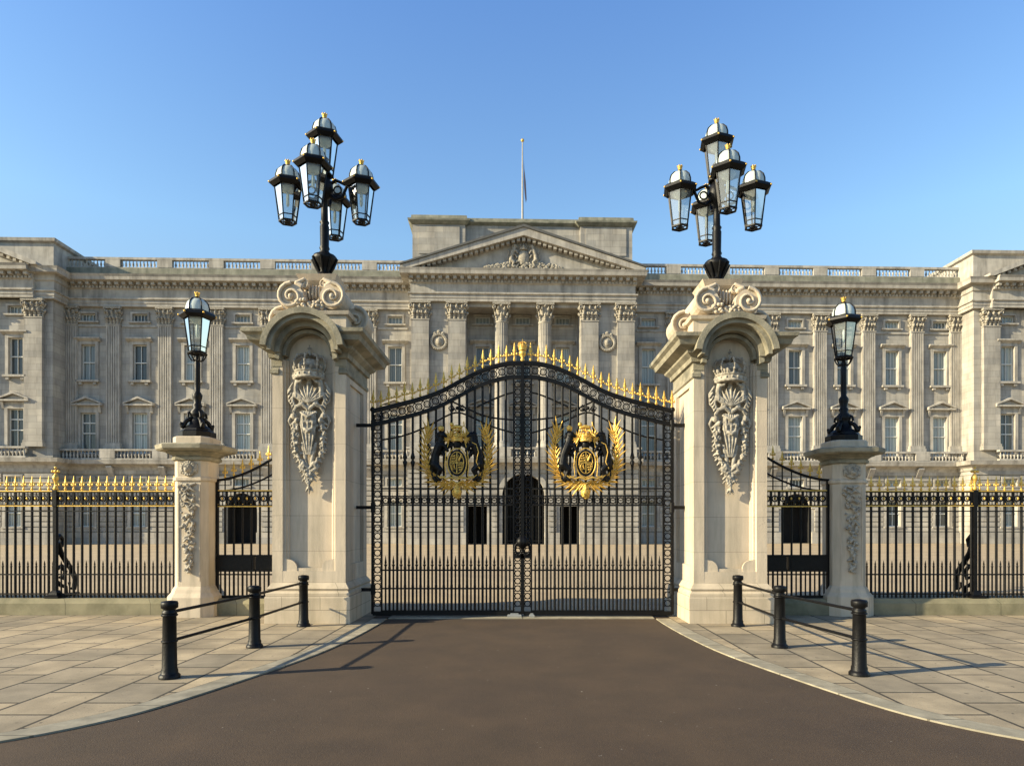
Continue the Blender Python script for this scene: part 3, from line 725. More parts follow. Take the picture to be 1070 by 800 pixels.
def big_pillar(cx, zs, label):
    P = empty('gate_pillar', (cx, 12.385, 0)); P.scale = (1,1,zs)
    tag(P, label, 'gate pillar', 'tall carved stone pillars of the main gate')
    W, y0, y1 = .635, -.785, .785
    fp = [(-W,y0),(W,y0),(W,y1),(-W,y1)]
    mb = MB(); mb.foot([(.1,-.03),(.1,.44),(.095,.46),(.085,.47),(.085,.52),(.05,.56),(.07,.60),(.03,.66),(.0,.70)], fp); build('base', mb, PILLB, P)
    mb = MB(); rc = .08; xi = .455; xp = .365
    mb.foot([(-.04,.69),(-.04,5.02)], [(-W,y0+rc),(W,y0+rc),(W,y1),(-W,y1)])
    for g in (-1,1):
        mb.prism([(g*W,y0),(g*xi,y0),(g*(xi-.02),y0+.035),(g*(xi-.045),y0+.035),(g*(xi-.06),y0+.075),(g*(xp+.01),y0+.085),(g*xp,y0+rc+.05),(g*W,y0+rc+.05)], 'Z', .702, 4.56)
        # side face frames
        for a, b in ((y0+rc+.052,y0+.30),(y1-.26,y1)):
            mb.box(g*(W-.06), g*W, a, b, .702, 4.56)
        mb.box(g*(W-.06), g*(W-.002), y0+.30, y1-.26, .702, 1.0); mb.box(g*(W-.06), g*(W-.002), y0+.30, y1-.26, 4.2, 4.56)
        mb.box(g*(W-.055), g*(W-.015), y0+.34, y0+.38, 1.0, 4.2); mb.box(g*(W-.055), g*(W-.015), y1-.34, y1-.30, 1.0, 4.2)
        # curved notch corner of the panel
        mb.prism([(g*xi,.90)]+[(g*(xi-.0),1.12)]+[(g*(xp-.0),1.10)]+[(g*(xp-.15*math.sin(a)), .95+.15*math.cos(a)) for a in [pi/2*i/6 for i in range(7)]]+[(g*(xp-.15),.90)], 'Y', y0+.02, y0+rc-.02)
    mb.box(-xi,xi,y0+.002,y0+rc+.03,.703,.90); mb.box(-xp-.02,xp+.02,y0+.03,y0+rc+.02,.902,.95)
    build('shaft', mb, PILLJ, P)
    # capital mouldings left and right of the arch + arch hood
    mb = MB()
    prof = [(.004,4.30),(.03,4.32),(.03,4.38),(.004,4.40),(.004,4.565),(.05,4.58),(.06,4.66),(.14,4.72),(.15,4.76),(.30,4.82),(.33,4.90),(.39,4.94),(.40,5.0),(.05,5.06)]
    pf = [(-.05,4.28)]+prof+[(-.12,5.06)]
    mb.footopen(pf, [(.52,y0),(W,y0),(W,y1),(-W,y1),(-W,y0),(-.52,y0)])
    mb.box(-W+.01,W-.01,y0+.36,y1-.01,4.7,5.058)
    for g in (-1,1):
        mb.box(g*.46,g*(W+.01),y0-.015,y0+.1,4.44,4.56)
    zc = 4.64
    build('cornice', mb, PCAP, P)
    mb = MB()
    ring_prism(mb, 0, zc, .60, .70, y0-.42, y0+.35, 22, R(6), R(174)); ring_prism(mb, 0, zc, .53, .598, y0-.36, y0+.3, 22, R(0), R(180))
    ring_prism(mb, 0, zc, .44, .528, y0-.2, y0+.25, 22); ring_prism(mb, 0, zc-.02, .38, .438, y0-.06, y0+.2, 22)
    for g in (-1,1):
        mb.prism([(g*.445,zc-.005),(g*.53,zc-.005),(g*.53,zc-.09),(g*.455,zc-.12)], 'Y', y0-.17, y0+.1)
    build('arch_hood', mb, PCAP, P)
    mb = MB(); mb.prism([(-.46,4.5),(.46,4.5)]+[(.46*math.cos(a),4.64+.46*math.sin(a)) for a in [pi*i/16 for i in range(17)]], 'Y', y0+.15, y0+.3)
    build('niche', mb, PILL, P)
    # attic block above
    mb = MB(); mb.foot([(0,5.02),(0,5.36),(.05,5.38),(.07,5.44),(.0,5.46)], [(-.60,-.62),(.60,-.62),(.60,.62),(-.60,.62)])
    mb.foot([(0,5.46),(-.02,5.6),(-.10,5.75),(-.12,6.0),(-.02,6.1),(0,6.14),(.03,6.2),(-.1,6.22)], [(-.34,-.34),(.34,-.34),(.34,.34),(-.34,.34)])
    build('pedestal', mb, PILL, P)
    mb = MB()
    for g in (-1,1):
        mb.scroll((g*.36,0,5.70), .235, -.66, .5, -g)
        mb.scroll((g*.66,0,5.40), .25, -.22, .25, -g)
        mb.scroll((g*.18,0,5.97), .08, -.5, -.3, g)
        mb.limb([(g*.22,-.5,5.93),(g*.3,-.5,5.98),(g*.18,-.5,6.05)], [.05,.05,.03])
    for i in range(7):
        x = -.18+.06*i; mb.ell((x,-.36,5.86), (.03,.06,.14))
    rnd = random.Random(9)
    for i in range(36):
        mb.ell((rnd.uniform(-.26,.26),-.62-rnd.uniform(0,.05),5.55+rnd.uniform(-.06,.08)), (.045,.05,.035), Matrix.Rotation(rnd.uniform(-1,1),3,'Y'), 6, 4)
    build('scrolls', mb, PILL, P)
    mb = MB(); relief_big(mb, y0+.05); mb.v = [(x*.84, y0+.05+(y-y0-.05)*.8, z) for x, y, z in mb.v]
    build('carved_relief', mb, CARV, P, None, .008)
    return P
big_pillar(-3.70, 1.0, 'massive carved stone gate pillar left of the main gate, crown relief under its arch')
big_pillar(3.60, .985, 'massive carved stone gate pillar right of the main gate, sunlit on its inner side')

# ------------------------------------------------------------------ lanterns
STUD = None
def lantern(parent, loc, k=1.0, n=6, ph=0, name='lantern'):
    """hex lantern; origin at finial top level 0, hanging down 1.2"""
    fr = MB()
    def pt(r, z, i): a = 2*pi*i/n+ph; return (r*k*math.cos(a), r*k*math.sin(a), z*k)
    for i in range(n):
        fr.tube(pt(.245,-.38,i), pt(.15,-1.12,i), .013*k, None, 5)
        fr.path([pt(r,z,i) for r, z in ((.215,-.345),(.213,-.27),(.187,-.185),(.125,-.12),(.04,-.09))], .011*k, 5)
        fr.tube(pt(.163,-1.02,i), pt(.163,-1.02,i+1), .011*k, None, 5)
        fr.tube(pt(.15,-1.12,i), pt(.15,-1.12,i+1), .02*k, None, 5)
        fr.box(*[0]*6) if False else None
    fr.lathe([(r*k,z*k) for r, z in ((.212,-.34),(.26,-.355),(.325,-.40),(.332,-.445),(.31,-.46),(.262,-.50),(.25,-.49),(.25,-.42))], (0,0,0), n, ph, False)
    fr.lathe([(r*k,z*k) for r, z in ((.05,-.13),(.055,-.1),(.03,-.085),(.045,-.07))], (0,0,0), 10)
    fr.ring((0,0,-1.125*k), .06*k, .014*k, 12, 5, 'Z')
    for i in range(3):
        fr.tube(pt(.15,-1.125,i), pt(.15,-1.125,i+3), .009*k, None, 4)
    o = build(name, fr, IRON, parent, loc)
    g = MB(); vs = [pt(.238,-.43,i) for i in range(n)]+[pt(.148,-1.10,i) for i in range(n)]
    g.add(vs, [(i,(i+1)%n,(i+1)%n+n,i+n) for i in range(n)]); kid(o, build('glass', g, GLASS, o))
    d = MB(); d.lathe([(r*k,z*k) for r, z in ((.205,-.35),(.205,-.27),(.18,-.19),(.12,-.125),(.04,-.10))], (0,0,0), 18); kid(o, build('dome', d, LEAD, o))
    f = MB(); f.ell((0,0,-.05*k), (.035*k,.035*k,.03*k)); f.lathe([(.03*k,-.05*k),(.045*k,-.035*k),(.04*k,-.01*k),(.05*k,.0),(.02*k,.02*k)], (0,0,0), 8)
    for i in range(6): a = i*pi/3; f.ell((.042*k*math.cos(a),.042*k*math.sin(a),.01*k), .014*k)
    kid(o, build('gilt_finial', f, GOLD, o))
    global STUD
    for i in range(n):
        p = pt(.325,-.425,i)
        if STUD is None: q = MB(); q.ell((0,0,0), .019, None, 8, 6); STUD = st_ = build('gilt_stud', q, GOLD, o, p)
        else: st_ = STUD.copy(); col.objects.link(st_); st_.parent = o; st_.location = p
        kid(o, st_)
    b = MB(); b.lathe([(.02*k,-.44*k),(.10*k,-.45*k),(.15*k,-.50*k),(.10*k,-.56*k),(.05*k,-.58*k)], (0,0,0), 12); b.lathe([(.015*k,-.58*k),(.03*k,-.64*k),(.03*k,-.80*k),(.01*k,-.84*k)], (0,0,0), 8)
    kid(o, build('burner', b, LEAD, o))
    return o
def multi_lamp(cx, zb, label, tilt):
    L = empty('lamp_standard', (cx, 12.385, zb)); tag(L, label, 'lamp', 'five-lantern lamp standards on the gate pillars')
    mb = MB(); mb.lathe([(.24,0),(.24,.05),(.13,.10),(.10,.16),(.15,.26),(.21,.36),(.23,.42),(.20,.46),(.09,.48),(.10,.52),(.075,.56),(.095,.60),(.08,.64),(.085,1.0),(.07,1.04),(.09,1.08),(.065,1.12),(.06,1.5),(.12,1.56),(.16,1.66),(.15,1.8),(.10,1.88),(.06,1.95),(.05,2.2),(.08,2.25),(.03,2.3)], (0,0,0), 16)
    for i in range(8):
        a = i*pi/4; mb.path([(q*math.cos(a),q*math.sin(a),z) for q, z in ((.1,.14),(.17,.26),(.235,.4))], .022, 5)
    build('pole', mb, IRON, L)
    for i, a in enumerate((0,90,180,270)):
        c, s_ = math.cos(R(a+tilt)), math.sin(R(a+tilt))
        mb = MB(); mb.path([(q*c,q*s_,z) for q, z in ((.08,1.6),(.2,1.5),(.33,1.55),(.40,1.72),(.43,1.80),(.46,1.82))], [.04,.035,.03,.028,.025,.02], 7)
        mb.path([(q*c,q*s_,z) for q, z in ((.1,1.78),(.2,1.86),(.3,1.82),(.37,1.78),(.44,1.80))], [.035,.03,.028,.025,.02], 7)
        mb.ring((.24*c,.24*s_,1.68), .07, .016, 10, 5, 'Y' if abs(c) > .5 else 'X')
        build('arm', mb, IRON, L)
    l0 = lantern(L, (.68*math.cos(R(tilt)), .68*math.sin(R(tilt)), 2.21), 1.0, 6, R(20))
    for a in (90,180,270): ctree(l0, L, (.68*math.cos(R(a+tilt)), .68*math.sin(R(a+tilt)), 2.21))
    ctree(l0, L, (0,0,3.07))
    mb = MB(); mb.lathe([(.05,2.05),(.1,2.0),(.12,1.93),(.15,1.95)], (0,0,0), 12)
    for i in range(3):
        a = i*2*pi/3; mb.path([(0,0,1.9),(.17*math.cos(a),.17*math.sin(a),1.9),(.15*math.cos(a),.15*math.sin(a),1.95)], .014, 5)
    build('cradle', mb, IRON, L)
    return L
multi_lamp(-3.66, 6.20, 'black five-lantern lamp standard crowning the left gate pillar', 0)
multi_lamp(3.59, 6.10, 'black five-lantern lamp standard crowning the right gate pillar', 0)

# ------------------------------------------------------------------ small pillars and lamps
def small_pillar(cx, cy, zs, label):
    P = empty('stone_pier', (cx, cy, 0)); P.scale = (1,1,zs)
    tag(P, label, 'stone pier', 'smaller stone piers beside the side gates')
    w, c = .315, .10
    fp = [(-w+c,-w),(w-c,-w),(w,-w+c),(w,w-c),(w-c,w),(-w+c,w),(-w,w-c),(-w,-w+c)]
    mb = MB(); mb.foot([(.12,-.03),(.12,.36),(.10,.39),(.06,.44),(.04,.50),(0,.56)], fp); build('base', mb, PILL, P)
    mb = MB(); mb.foot([(0,.56),(0,2.50),(.03,2.52),(.03,2.57),(0,2.59),(0,2.90)], fp)
    # raised border round the front panel
    mb.box(-.205,-.185,-w-.014,-w+.01,.66,2.44); mb.box(.185,.205,-w-.014,-w+.01,.66,2.44)
    build('shaft', mb, PILL, P)
    mb = MB(); mb.foot([(0,2.88),(.05,2.90),(.05,2.95),(.03,2.97),(.08,3.01),(.14,3.03),(.14,3.055),(.27,3.065),(.30,3.09),(.31,3.16),(.27,3.185),(.05,3.195)], fp); build('cap', mb, PCAP, P)
    mb = MB(); mb.foot([(.03,3.19),(.03,3.32),(0,3.34)], fp); build('lamp_plinth', mb, PILL, P)
    mb = MB(); rnd = random.Random(11); y = -w
    for i in range(130):
        t = i/129; z = 2.44-1.62*t; ww = .155*(1-.62*t)*(1+.22*math.sin(t*30))
        mb.ell((rnd.uniform(-ww,ww), y-.02-rnd.uniform(0,.05), z), (rnd.uniform(.018,.034),.03,rnd.uniform(.018,.04)), Matrix.Rotation(rnd.uniform(-1,1),3,'Y'), 6, 4)
    for i in range(16):
        z = 2.4-.1*i; s_ = (-1)**i; mb.leaf((0,y-.04,z), -pi/2+s_*1.0, .17*(1-.03*i), .03, .03)
    mb.limb([(-.12,y-.02,2.46),(0,y-.04,2.42),(.12,y-.02,2.46)], [.02,.03,.02])
    build('carved_festoon', mb, CARV, P, None, .010)
    mb = MB(); z = 2.74
    mb.ell((0,y-.03,z), (.085,.08,.1)); mb.ell((0,y-.1,z-.03), (.04,.04,.035)); 
    for i in range(16): a = i*2*pi/16; mb.ell((.11*math.cos(a),y-.02,z+.115*math.sin(a)), (.035,.04,.035))
    for g in (-1,1): mb.ell((g*.035,y-.1,z+.03), .014); mb.ell((g*.14,y-.01,z), (.03,.03,.1))
    build('lion_mask', mb, CARV, P, None, .008)
    # side ornament facing the camera-side chamfers kept plain
    return P
small_pillar(-6.165, 12.70, 1.0, 'slim carved stone pier left of the left side gate, carrying a single lamp')
small_pillar(6.16, 12.85, .985, 'slim carved stone pier right of the right side gate, carrying a single lamp')
def small_lamp(cx, cy, zb, label):
    L = empty('pier_lamp', (cx, cy, zb)); tag(L, label, 'lamp', 'single-lantern lamps on the smaller piers')
    mb = MB(); mb.lathe([(.33,0),(.33,.10),(.28,.13),(.27,.16)], (0,0,0), 8, pi/8, False)
    build('base', mb, IRON, L)
    mb = MB(); mb.lathe([(.25,.16),(.22,.2),(.15,.24),(.13,.32),(.10,.36),(.13,.42),(.14,.48),(.07,.56),(.09,.62),(.06,.66),(.085,.76),(.09,.82),(.05,.88),(.055,1.0),(.05,1.30),(.055,1.42),(.035,1.46),(.06,1.5),(.03,1.53),(.04,1.56)], (0,0,0), 14)
    for i in range(4):
        a = i*pi/2+pi/4; c, s_ = math.cos(a), math.sin(a)
        mb.limb([(.12*c,.12*s_,.36),(.2*c,.2*s_,.30),(.26*c,.26*s_,.20),(.29*c,.29*s_,.25)], [.035,.04,.045,.03])
        mb.path([(.09*c,.09*s_,.5),(.16*c,.16*s_,.46),(.17*c,.17*s_,.38)], .025, 6)
    build('pole', mb, IRON, L)
    mb = MB()
    for i in range(6):
        a = i*pi/3+R(15); c, s_ = math.cos(a), math.sin(a)
        mb.path([(.03*c,.03*s_,1.46),(.10*c,.10*s_,1.47),(.14*c,.14*s_,1.53),(.17*c,.17*s_,1.60)], .013, 5)
    mb.ring((0,0,1.60), .16, .014, 12, 5, 'Z'); build('cradle', mb, IRON, L)
    lantern(L, (0,0,2.74), 1.0, 6, R(15))
    return L
small_lamp(-6.165, 12.70, 3.34, 'single black lantern on an ornate iron stem atop the left stone pier')
small_lamp(6.16, 12.85, 3.29, 'single black lantern on an ornate iron stem atop the right stone pier')

# ------------------------------------------------------------------ finials
def spear(h=.36, w=.04):
    mb = MB(); mb.lathe([(.016,0),(.02,h*.08),(.028,h*.12),(.014,h*.17),(.012,h*.3),(.03,h*.36),(.014,h*.42)], (0,0,0), 7)
    # blade (flattened)
    z0 = h*.4
    pr = [(.012,z0),(w*.85,z0+h*.16),(w*.5,z0+h*.3),(.004,h)]
    vs = []
    for r, z in pr: vs += [(r,0,z),(0,r*.35,z),(-r,0,z),(0,-r*.35,z)]
    mb.add(vs, [(j*4+k, j*4+(k+1)%4, j*4+4+(k+1)%4, j*4+4+k) for j in range(3) for k in range(4)])
    mb.ell((-w*1.1,0,h*.40), (.016,.012,.03)); mb.ell((w*1.1,0,h*.40), (.016,.012,.03)); mb.tube((-w,0,h*.37),(w,0,h*.37),.010,None,5)
    return mb
def fleur(h=.31):
    mb = MB(); mb.lathe([(.015,0),(.026,h*.06),(.014,h*.12),(.013,h*.42),(.024,h*.48),(.012,h*.54)], (0,0,0), 7)
    for a, l in ((pi/2,h*.42),): mb.leaf((0,0,h*.56), a, l, .026, .016)
    for g in (-1,1):
        mb.path([(g*.008,0,h*.45),(g*.04,0,h*.50),(g*.058,0,h*.62)], [.012,.014,.008], 5); mb.ell((g*.062,0,h*.66), .013)
        mb.path([(g*.01,0,h*.30),(g*.045,0,h*.26),(g*.06,0,h*.33)], [.009,.009,.006], 5)
    return mb
SPEAR = spear(); FLEUR = spear(.28,.034)
_cache = {}
def inst(name, key, mb, m, parent, loc, scale=None):
    if key not in _cache:
        o = build(name, mb, m, parent, loc); _cache[key] = o
    else:
        o = _cache[key].copy(); col.objects.link(o); o.parent = parent; o.location = loc; o.name = name
    if scale: o.scale = scale
    return o
def crown_finial(k=1.0):
    mb = MB(); mb.lathe([(.02*k,0),(.035*k,.03*k),(.02*k,.06*k),(.055*k,.11*k),(.06*k,.15*k),(.03*k,.19*k)], (0,0,0), 10)
    crown(mb, (0,.18*k), .06*k, .16*k, 0)
    return mb

# ------------------------------------------------------------------ main gate
XH = 2.79; YG = 12.42
TOP = [(0,4.70),(.33,4.685),(.73,4.57),(1.13,4.38),(1.53,4.17),(1.93,4.03),(2.33,3.925),(2.80,3.81)]
def interp(T, x):
    x = abs(x)
    for i in range(len(T)-1):
        if x <= T[i+1][0] or i == len(T)-2:
            x0, z0 = T[i]; x1, z1 = T[i+1]
            zm = T[i-1][1] if i > 0 else T[1][1]; xm = T[i-1][0] if i > 0 else -T[1][0]
            zp, xp_ = (T[i+2][1], T[i+2][0]) if i < len(T)-2 else (2*z1-z0, 2*x1-x0)
            m0 = (z1-zm)/(x1-xm); m1 = (zp-z0)/(xp_-x0); h = x1-x0; t = (x-x0)/h
            return (2*t**3-3*t*t+1)*z0+(t**3-2*t*t+t)*h*m0+(-2*t**3+3*t*t)*z1+(t**3-t*t)*h*m1
def ztop(x): return interp(TOP, x)
def arms(parent, cx, cz):
    Y = -.05
    sh = MB(); sh.prism(shield_poly(.165,.245,cx,cz-.09), 'Y', Y-.05, Y+.02)
    o = build('shield', sh, IRON, parent)
    o['label'] = 'black oval shield'
    g = MB(); g.path([(cx+.182*math.cos(2*pi*i/28), Y-.05, cz-.09+.268*math.sin(2*pi*i/28)) for i in range(28)], .013, 6, True)
    g.path([(cx+.125*math.cos(2*pi*i/28), Y-.055, cz-.09+.20*math.sin(2*pi*i/28)) for i in range(28)], .008, 5, True)
    g.box(cx-.13,cx+.13,Y-.065,Y-.045,cz-.097,cz-.083); g.box(cx-.007,cx+.007,Y-.066,Y-.046,cz-.28,cz+.10)
    for qx, qz in ((-1,1),(1,-1)):
        for k in range(3):   # three walking beasts
            zc_ = cz-.09+qz*(.035+.045*k) if qz > 0 else cz-.09-(.035+.045*k); w_ = .052-.011*k
            g.ell((cx+qx*.062,Y-.06,zc_), (w_,.012,.011)); g.ell((cx+qx*.062+w_*.8,Y-.06,zc_+.010), .012)
            for u in (-.7,-.2,.4,.8): g.box(cx+qx*.062+w_*u-.004,cx+qx*.062+w_*u+.004,Y-.068,Y-.05,zc_-.02,zc_)
    g.limb([(cx+.04,Y-.06,cz-.05),(cx+.06,Y-.06,cz+.0),(cx+.075,Y-.06,cz+.04)], [.018,.02,.014], 6); g.ell((cx+.085,Y-.06,cz+.06), .016)
    g.path([(cx+.03,Y-.06,cz-.03),(cx+.02,Y-.06,cz+.02),(cx+.035,Y-.06,cz+.05)], .006, 5); g.tube((cx+.06,Y-.06,cz+.02),(cx+.10,Y-.06,cz+.0),.008,None,5)
    g.path([(cx-.055+.042*math.cos(t_),Y-.06,cz-.16+.055*math.sin(t_)) for t_ in [pi*.5+pi*i/10 for i in range(11)]], .007, 5)
    g.tube((cx-.055,Y-.06,cz-.105),(cx-.03,Y-.06,cz-.215),.007,None,5)
    for k in range(5): g.tube((cx-.085+.012*k,Y-.06,cz-.13-.012*abs(k-2)),(cx-.04,Y-.06,cz-.2),.0025,None,4)
    kid(o, build('gilt_quartering', g, GOLD, o))
    lm = MB(); beast(lm, -1, Y, False, 1.0, cx, cz, 1.12); build('lion_supporter', lm, IRON, parent, None, .013)
    um = MB(); beast(um, 1, Y, True, 1.0, cx, cz, 1.08); build('unicorn_supporter', um, IRON, parent, None, .013)
    cm = MB(); crown(cm, (cx,cz+.30), .115, .24, Y-.02)
    cm.limb([(cx-.09,Y,cz+.56),(cx-.02,Y,cz+.58),(cx+.06,Y,cz+.57)], [.03,.035,.035]); cm.ell((cx-.10,Y,cz+.62), (.04,.035,.042))
    for dx in (-.07,-.03,.04,.08): cm.tube((cx+dx,Y,cz+.56),(cx+dx,Y,cz+.50),.014)
    cm.path([(cx+.08,Y,cz+.57),(cx+.13,Y,cz+.60),(cx+.12,Y,cz+.67)], .011)
    for g_ in (-1,1): cm.path([(cx+g_*.12,Y,cz+.38),(cx+g_*.19,Y,cz+.44),(cx+g_*.22,Y,cz+.38),(cx+g_*.17,Y,cz+.33)], .016)
    cm.lathe([(.04,0),(.05,.02),(.06,.07),(.02,.1)], (cx-.30,Y,cz+.50), 8)
    cm.path([(cx+.28,Y-.085,cz+.28),(cx+.36,Y-.09,cz+.24),(cx+.40,Y-.09,cz+.1),(cx+.36,Y-.09,cz-.08),(cx+.42,Y-.08,cz-.2)], .009, 5)
    cm.tube((cx+.21,Y-.02,cz+.45),(cx+.12,Y-.02,cz+.62),.014,.004,6)
    build('gilt_crown', cm, GOLD, parent)
    hm = MB(); hm.lathe([(.06,0),(.08,.06),(.07,.12)], (cx,Y,cz+.17), 10)
    for g_ in (-1,1):
        for i in range(7): hm.limb([(cx+g_*.06,Y,cz+.25),(cx+g_*(.15+.02*i),Y,cz+.33-.035*i),(cx+g_*(.13+.02*i),Y,cz+.27-.035*i)], [.02,.018,.01], 6)
    build('mantling', hm, IRON, parent)
    for g_ in (-1,1):
        fm = MB()
        for i in range(9):   # gilt mantling plumes either side of the crown
            a0 = R(115-22*i); fm.leaf((cx+g_*.13,Y-.03-.004*i,cz+.36), a0 if g_ > 0 else pi-a0, .17-.006*i, .018, .014)
        fm.path([(cx+g_*.20,Y-.07,cz-.34),(cx+g_*.30,Y-.07,cz-.37),(cx+g_*.37,Y-.06,cz-.31)], [.014,.018,.008], 6)
        fm.path([(cx+g_*.0,Y-.07,cz-.40),(cx+g_*.12,Y-.08,cz-.36),(cx+g_*.2,Y-.07,cz-.39),(cx+g_*.3,Y-.07,cz-.33)], [.02,.022,.02,.01], 6)
        fm.path([(cx+g_*.13,Y-.05,cz+.36),(cx+g_*.20,Y-.07,cz+.1),(cx+g_*.22,Y-.07,cz-.15),(cx+g_*.20,Y-.07,cz-.34)], .008, 5)
        build('gilt_mantling', fm, GOLD, parent)
    for g_ in (-1,1):
        b = MB(); st = [(0,-.45),(.12,-.475),(.28,-.455),(.42,-.37),(.51,-.23),(.55,-.05),(.56,.14),(.545,.32),(.51,.46)]
        st = smooth_pts(st, 1)
        b.path([(cx+g_*x,Y,cz+z) for x, z in st], .014, 6)
        st = smooth_pts(st, 1); n = len(st)
        for i in range(2, n, 2):
            x, z = st[i]; dx = st[i][0]-st[i-1][0]; dz = st[i][1]-st[i-1][1]; a = math.atan2(dz, dx)
            for off, l in ((.6,.17),(-.72,.27),(-.38,.31),(.1,.24)):
                aa = a+off
                if g_ < 0: aa = pi-aa
                b.leaf((cx+g_*x,Y-.01-.01*abs(off),cz+z), aa, l*(.92+.2*math.sin(i*2.1)), .0155, .013)
        x, z = st[-1]; b.leaf((cx+g_*x,Y,cz+z), pi/2, .14, .02)
        build('gilt_branch', b, GOLD, parent)
    bm = MB(); bm.lathe([(.02,0),(.07,.05),(.09,.12),(.06,.2),(.03,.26)], (cx,Y,cz-.75), 10); rnd = random.Random(2)
    for i in range(26): a = rnd.uniform(0,pi*2); z = rnd.uniform(0,.24); q = .075*math.sin(pi*(z+.04)/.3); bm.ell((cx+q*math.cos(a),Y-abs(q*math.sin(a)),cz-.74+z), .026, None, 6, 4)
    for g_ in (-1,1): bm.limb([(cx,Y-.02,cz-.48),(cx+g_*.1,Y-.02,cz-.42),(cx+g_*.15,Y-.02,cz-.47)], [.02,.022,.01])
    build('gilt_boss', bm, GOLD, parent)
def gate_leaf(s, label):
    # root at the hinge foot; children use leaf-local coords with x = distance from gate axis
    Lf = empty('gate_leaf', (s*XH, YG, 0)); tag(Lf, label, 'gate', 'two leaves of the ornate iron main gate')
    X = lambda x: s*(x-XH)      # x measured from the gate axis
    z0 = .07; t = .0225
    ZMid = 2.07; bars_x = []
    # stiles
    def stile(xa, xb, top, nm):
        mb = MB()
        for x in (xa, xb): mb.box(X(x)-.014, X(x)+.014, -.022, .022, z0, top(x))
        xm = (xa+xb)/2; w = abs(xb-xa); z = z0+.1
        n = int((top(xm)-.05-z0-.1)/(w*.93)); st = (top(xm)-.05-z0-.1)/n
        for i in range(n):
            zz = z0+.1+(i+.5)*st; mb.ring((X(xm),0,zz), w*.36, .011, 12, 5)
            for g in (-1,1):
                for h in (-1,1): mb.tube((X(xm)+g*w*.26,0,zz+h*w*.26),(X(xm)+g*w*.47,0,zz+h*w*.47),.009,None,4)
        return build(nm, mb, IRON, Lf)
    outer = stile(XH-.02, XH-.18, lambda x: ztop(x)-.05, 'hinge_stile')
    inner_ = stile(.018, .165, lambda x: ztop(x)-.28, 'meeting_stile')
    # curved top band with rings
    mb = MB(); N = 44
    xs = [XH*i/N for i in range(N+1)]
    for off, th in ((0,.026),(-.045,.012),(-.245,.012),(-.285,.024)):
        for i in range(N):
            a, b = xs[i], xs[i+1]; za, zb = ztop(a)+off, ztop(b)+off
            mb.prism([(X(a),za-th),(X(a),za+th),(X(b),zb+th),(X(b),zb-th)], 'Y', -.035 if th > .02 else -.025, .035 if th > .02 else .025)
    nr = 18
    for i in range(nr):
        x = (i+.5)*(XH-.02)/nr; zz = ztop(x)-.145; mb.ring((X(x),0,zz), .058, .013, 12, 5); mb.ring((X(x),0,zz), .03, .006, 8, 4)
        sl = (ztop(x+.02)-ztop(x-.02))/.04
        for g in (-1,1):
            for h in (-1,1):
                mb.tube((X(x+g*.045),0,zz+h*.045+g*.045*sl),(X(x+g*.08),0,zz+h*.09+g*.08*sl),.009,None,4)
    build('top_band', mb, IRON, Lf)
    # bars
    nb = 17; xa, xb = .165, XH-.18; sp = (xb-xa)/nb
    for i in range(1, nb):
        x = xa+i*sp; top = ztop(x)-.29
        mb = MB(); mb.tube((X(x),0,z0),(X(x),0,top),t,None,8)
        for zz in (.9,.56,2.2): mb.lathe([(t,-.03),(.026,-.015),(.026,.015),(t,.03)], (X(x),0,zz), 8)
        if i in (3,4,13,14):
            mb.lathe([(t,-.14),(.03,-.1),(.045,-.04),(.02,0),(.045,.04),(.03,.1),(t,.14)], (X(x),0,2.9), 8)
        else: mb.lathe([(t,-.04),(.027,0),(t,.04)], (X(x),0,3.25), 8)
        build('bar', mb, IRON, Lf); bars_x.append(x)
    # dog bars
    db = MB(); db.tube((0,0,0),(0,0,.86),.0175,None,7); db.lathe([(.016,.86),(.028,.875),(.012,.9),(.022,.93),(.016,.97),(.003,1.06)], (0,0,0), 7); db.ell((-.026,0,.89), .009); db.ell((.026,0,.89), .009)
    for i in range(nb): inst('dog_bar', 'gdog', db, IRON, Lf, (X(xa+(i+.5)*sp),0,z0))
    # rails
    mb = MB()
    mb.box(X(xa),X(xb),-.028,.028,z0,z0+.05); mb.box(X(0.02),X(XH-.02),-.045,.045,z0-.045,z0+.028)
    build('bottom_rail', mb, IRON, Lf)
    for zz in (.52,.86,ZMid,ZMid+.155,ZMid+.30):
        mb = MB(); mb.box(X(xa),X(xb),-.022,.022,zz-.013,zz+.013); build('rail', mb, IRON, Lf)
    mb = MB(); n = nb*1
    for i in range(n):
        x = xa+(i+.5)*sp; mb.ring((X(x),0,ZMid+.078), .05, .012, 12, 5)
        for g in (-1,1):
            for h in (-1,1): mb.tube((X(x+g*.036),0,ZMid+.078+h*.036),(X(x+g*.07),0,ZMid+.078+h*.065),.01,None,4)
        mb.ell((X(x),-.01,ZMid+.078), .014, None, 6, 4)
    build('middle_band', mb, IRON, Lf)
    # sweeping inner curves
    mb = MB()
    def sweep(pts, r=.017):
        p = smooth_pts(pts, 2); mb.path([(X(x),0.0,z) for x, z in p], r, 6)
    sweep([(2.61,3.27),(2.2,3.34),(1.75,3.52),(1.45,3.70),(1.21,3.80),(.95,3.70),(.6,3.52),(.165,3.40)])
    sweep([(1.30,3.98),(1.05,3.86),(.7,3.70),(.4,3.66),(.165,3.64)]); sweep([(.85,3.88),(.55,4.02),(.3,4.12),(.165,4.15)])
    for x, z in ((1.21,3.86),(1.12,3.83),(1.30,3.83)): mb.ell((X(x),0,z), .035)
    for g in (-1,1): mb.path([(X(1.21+g*q),0,z) for q, z in ((.02,3.80),(.1,3.92),(.16,3.86),(.12,3.80))], .012, 5)
    build('scrollwork', mb, IRON, Lf)
    # lock boss, beads
    mb = MB()
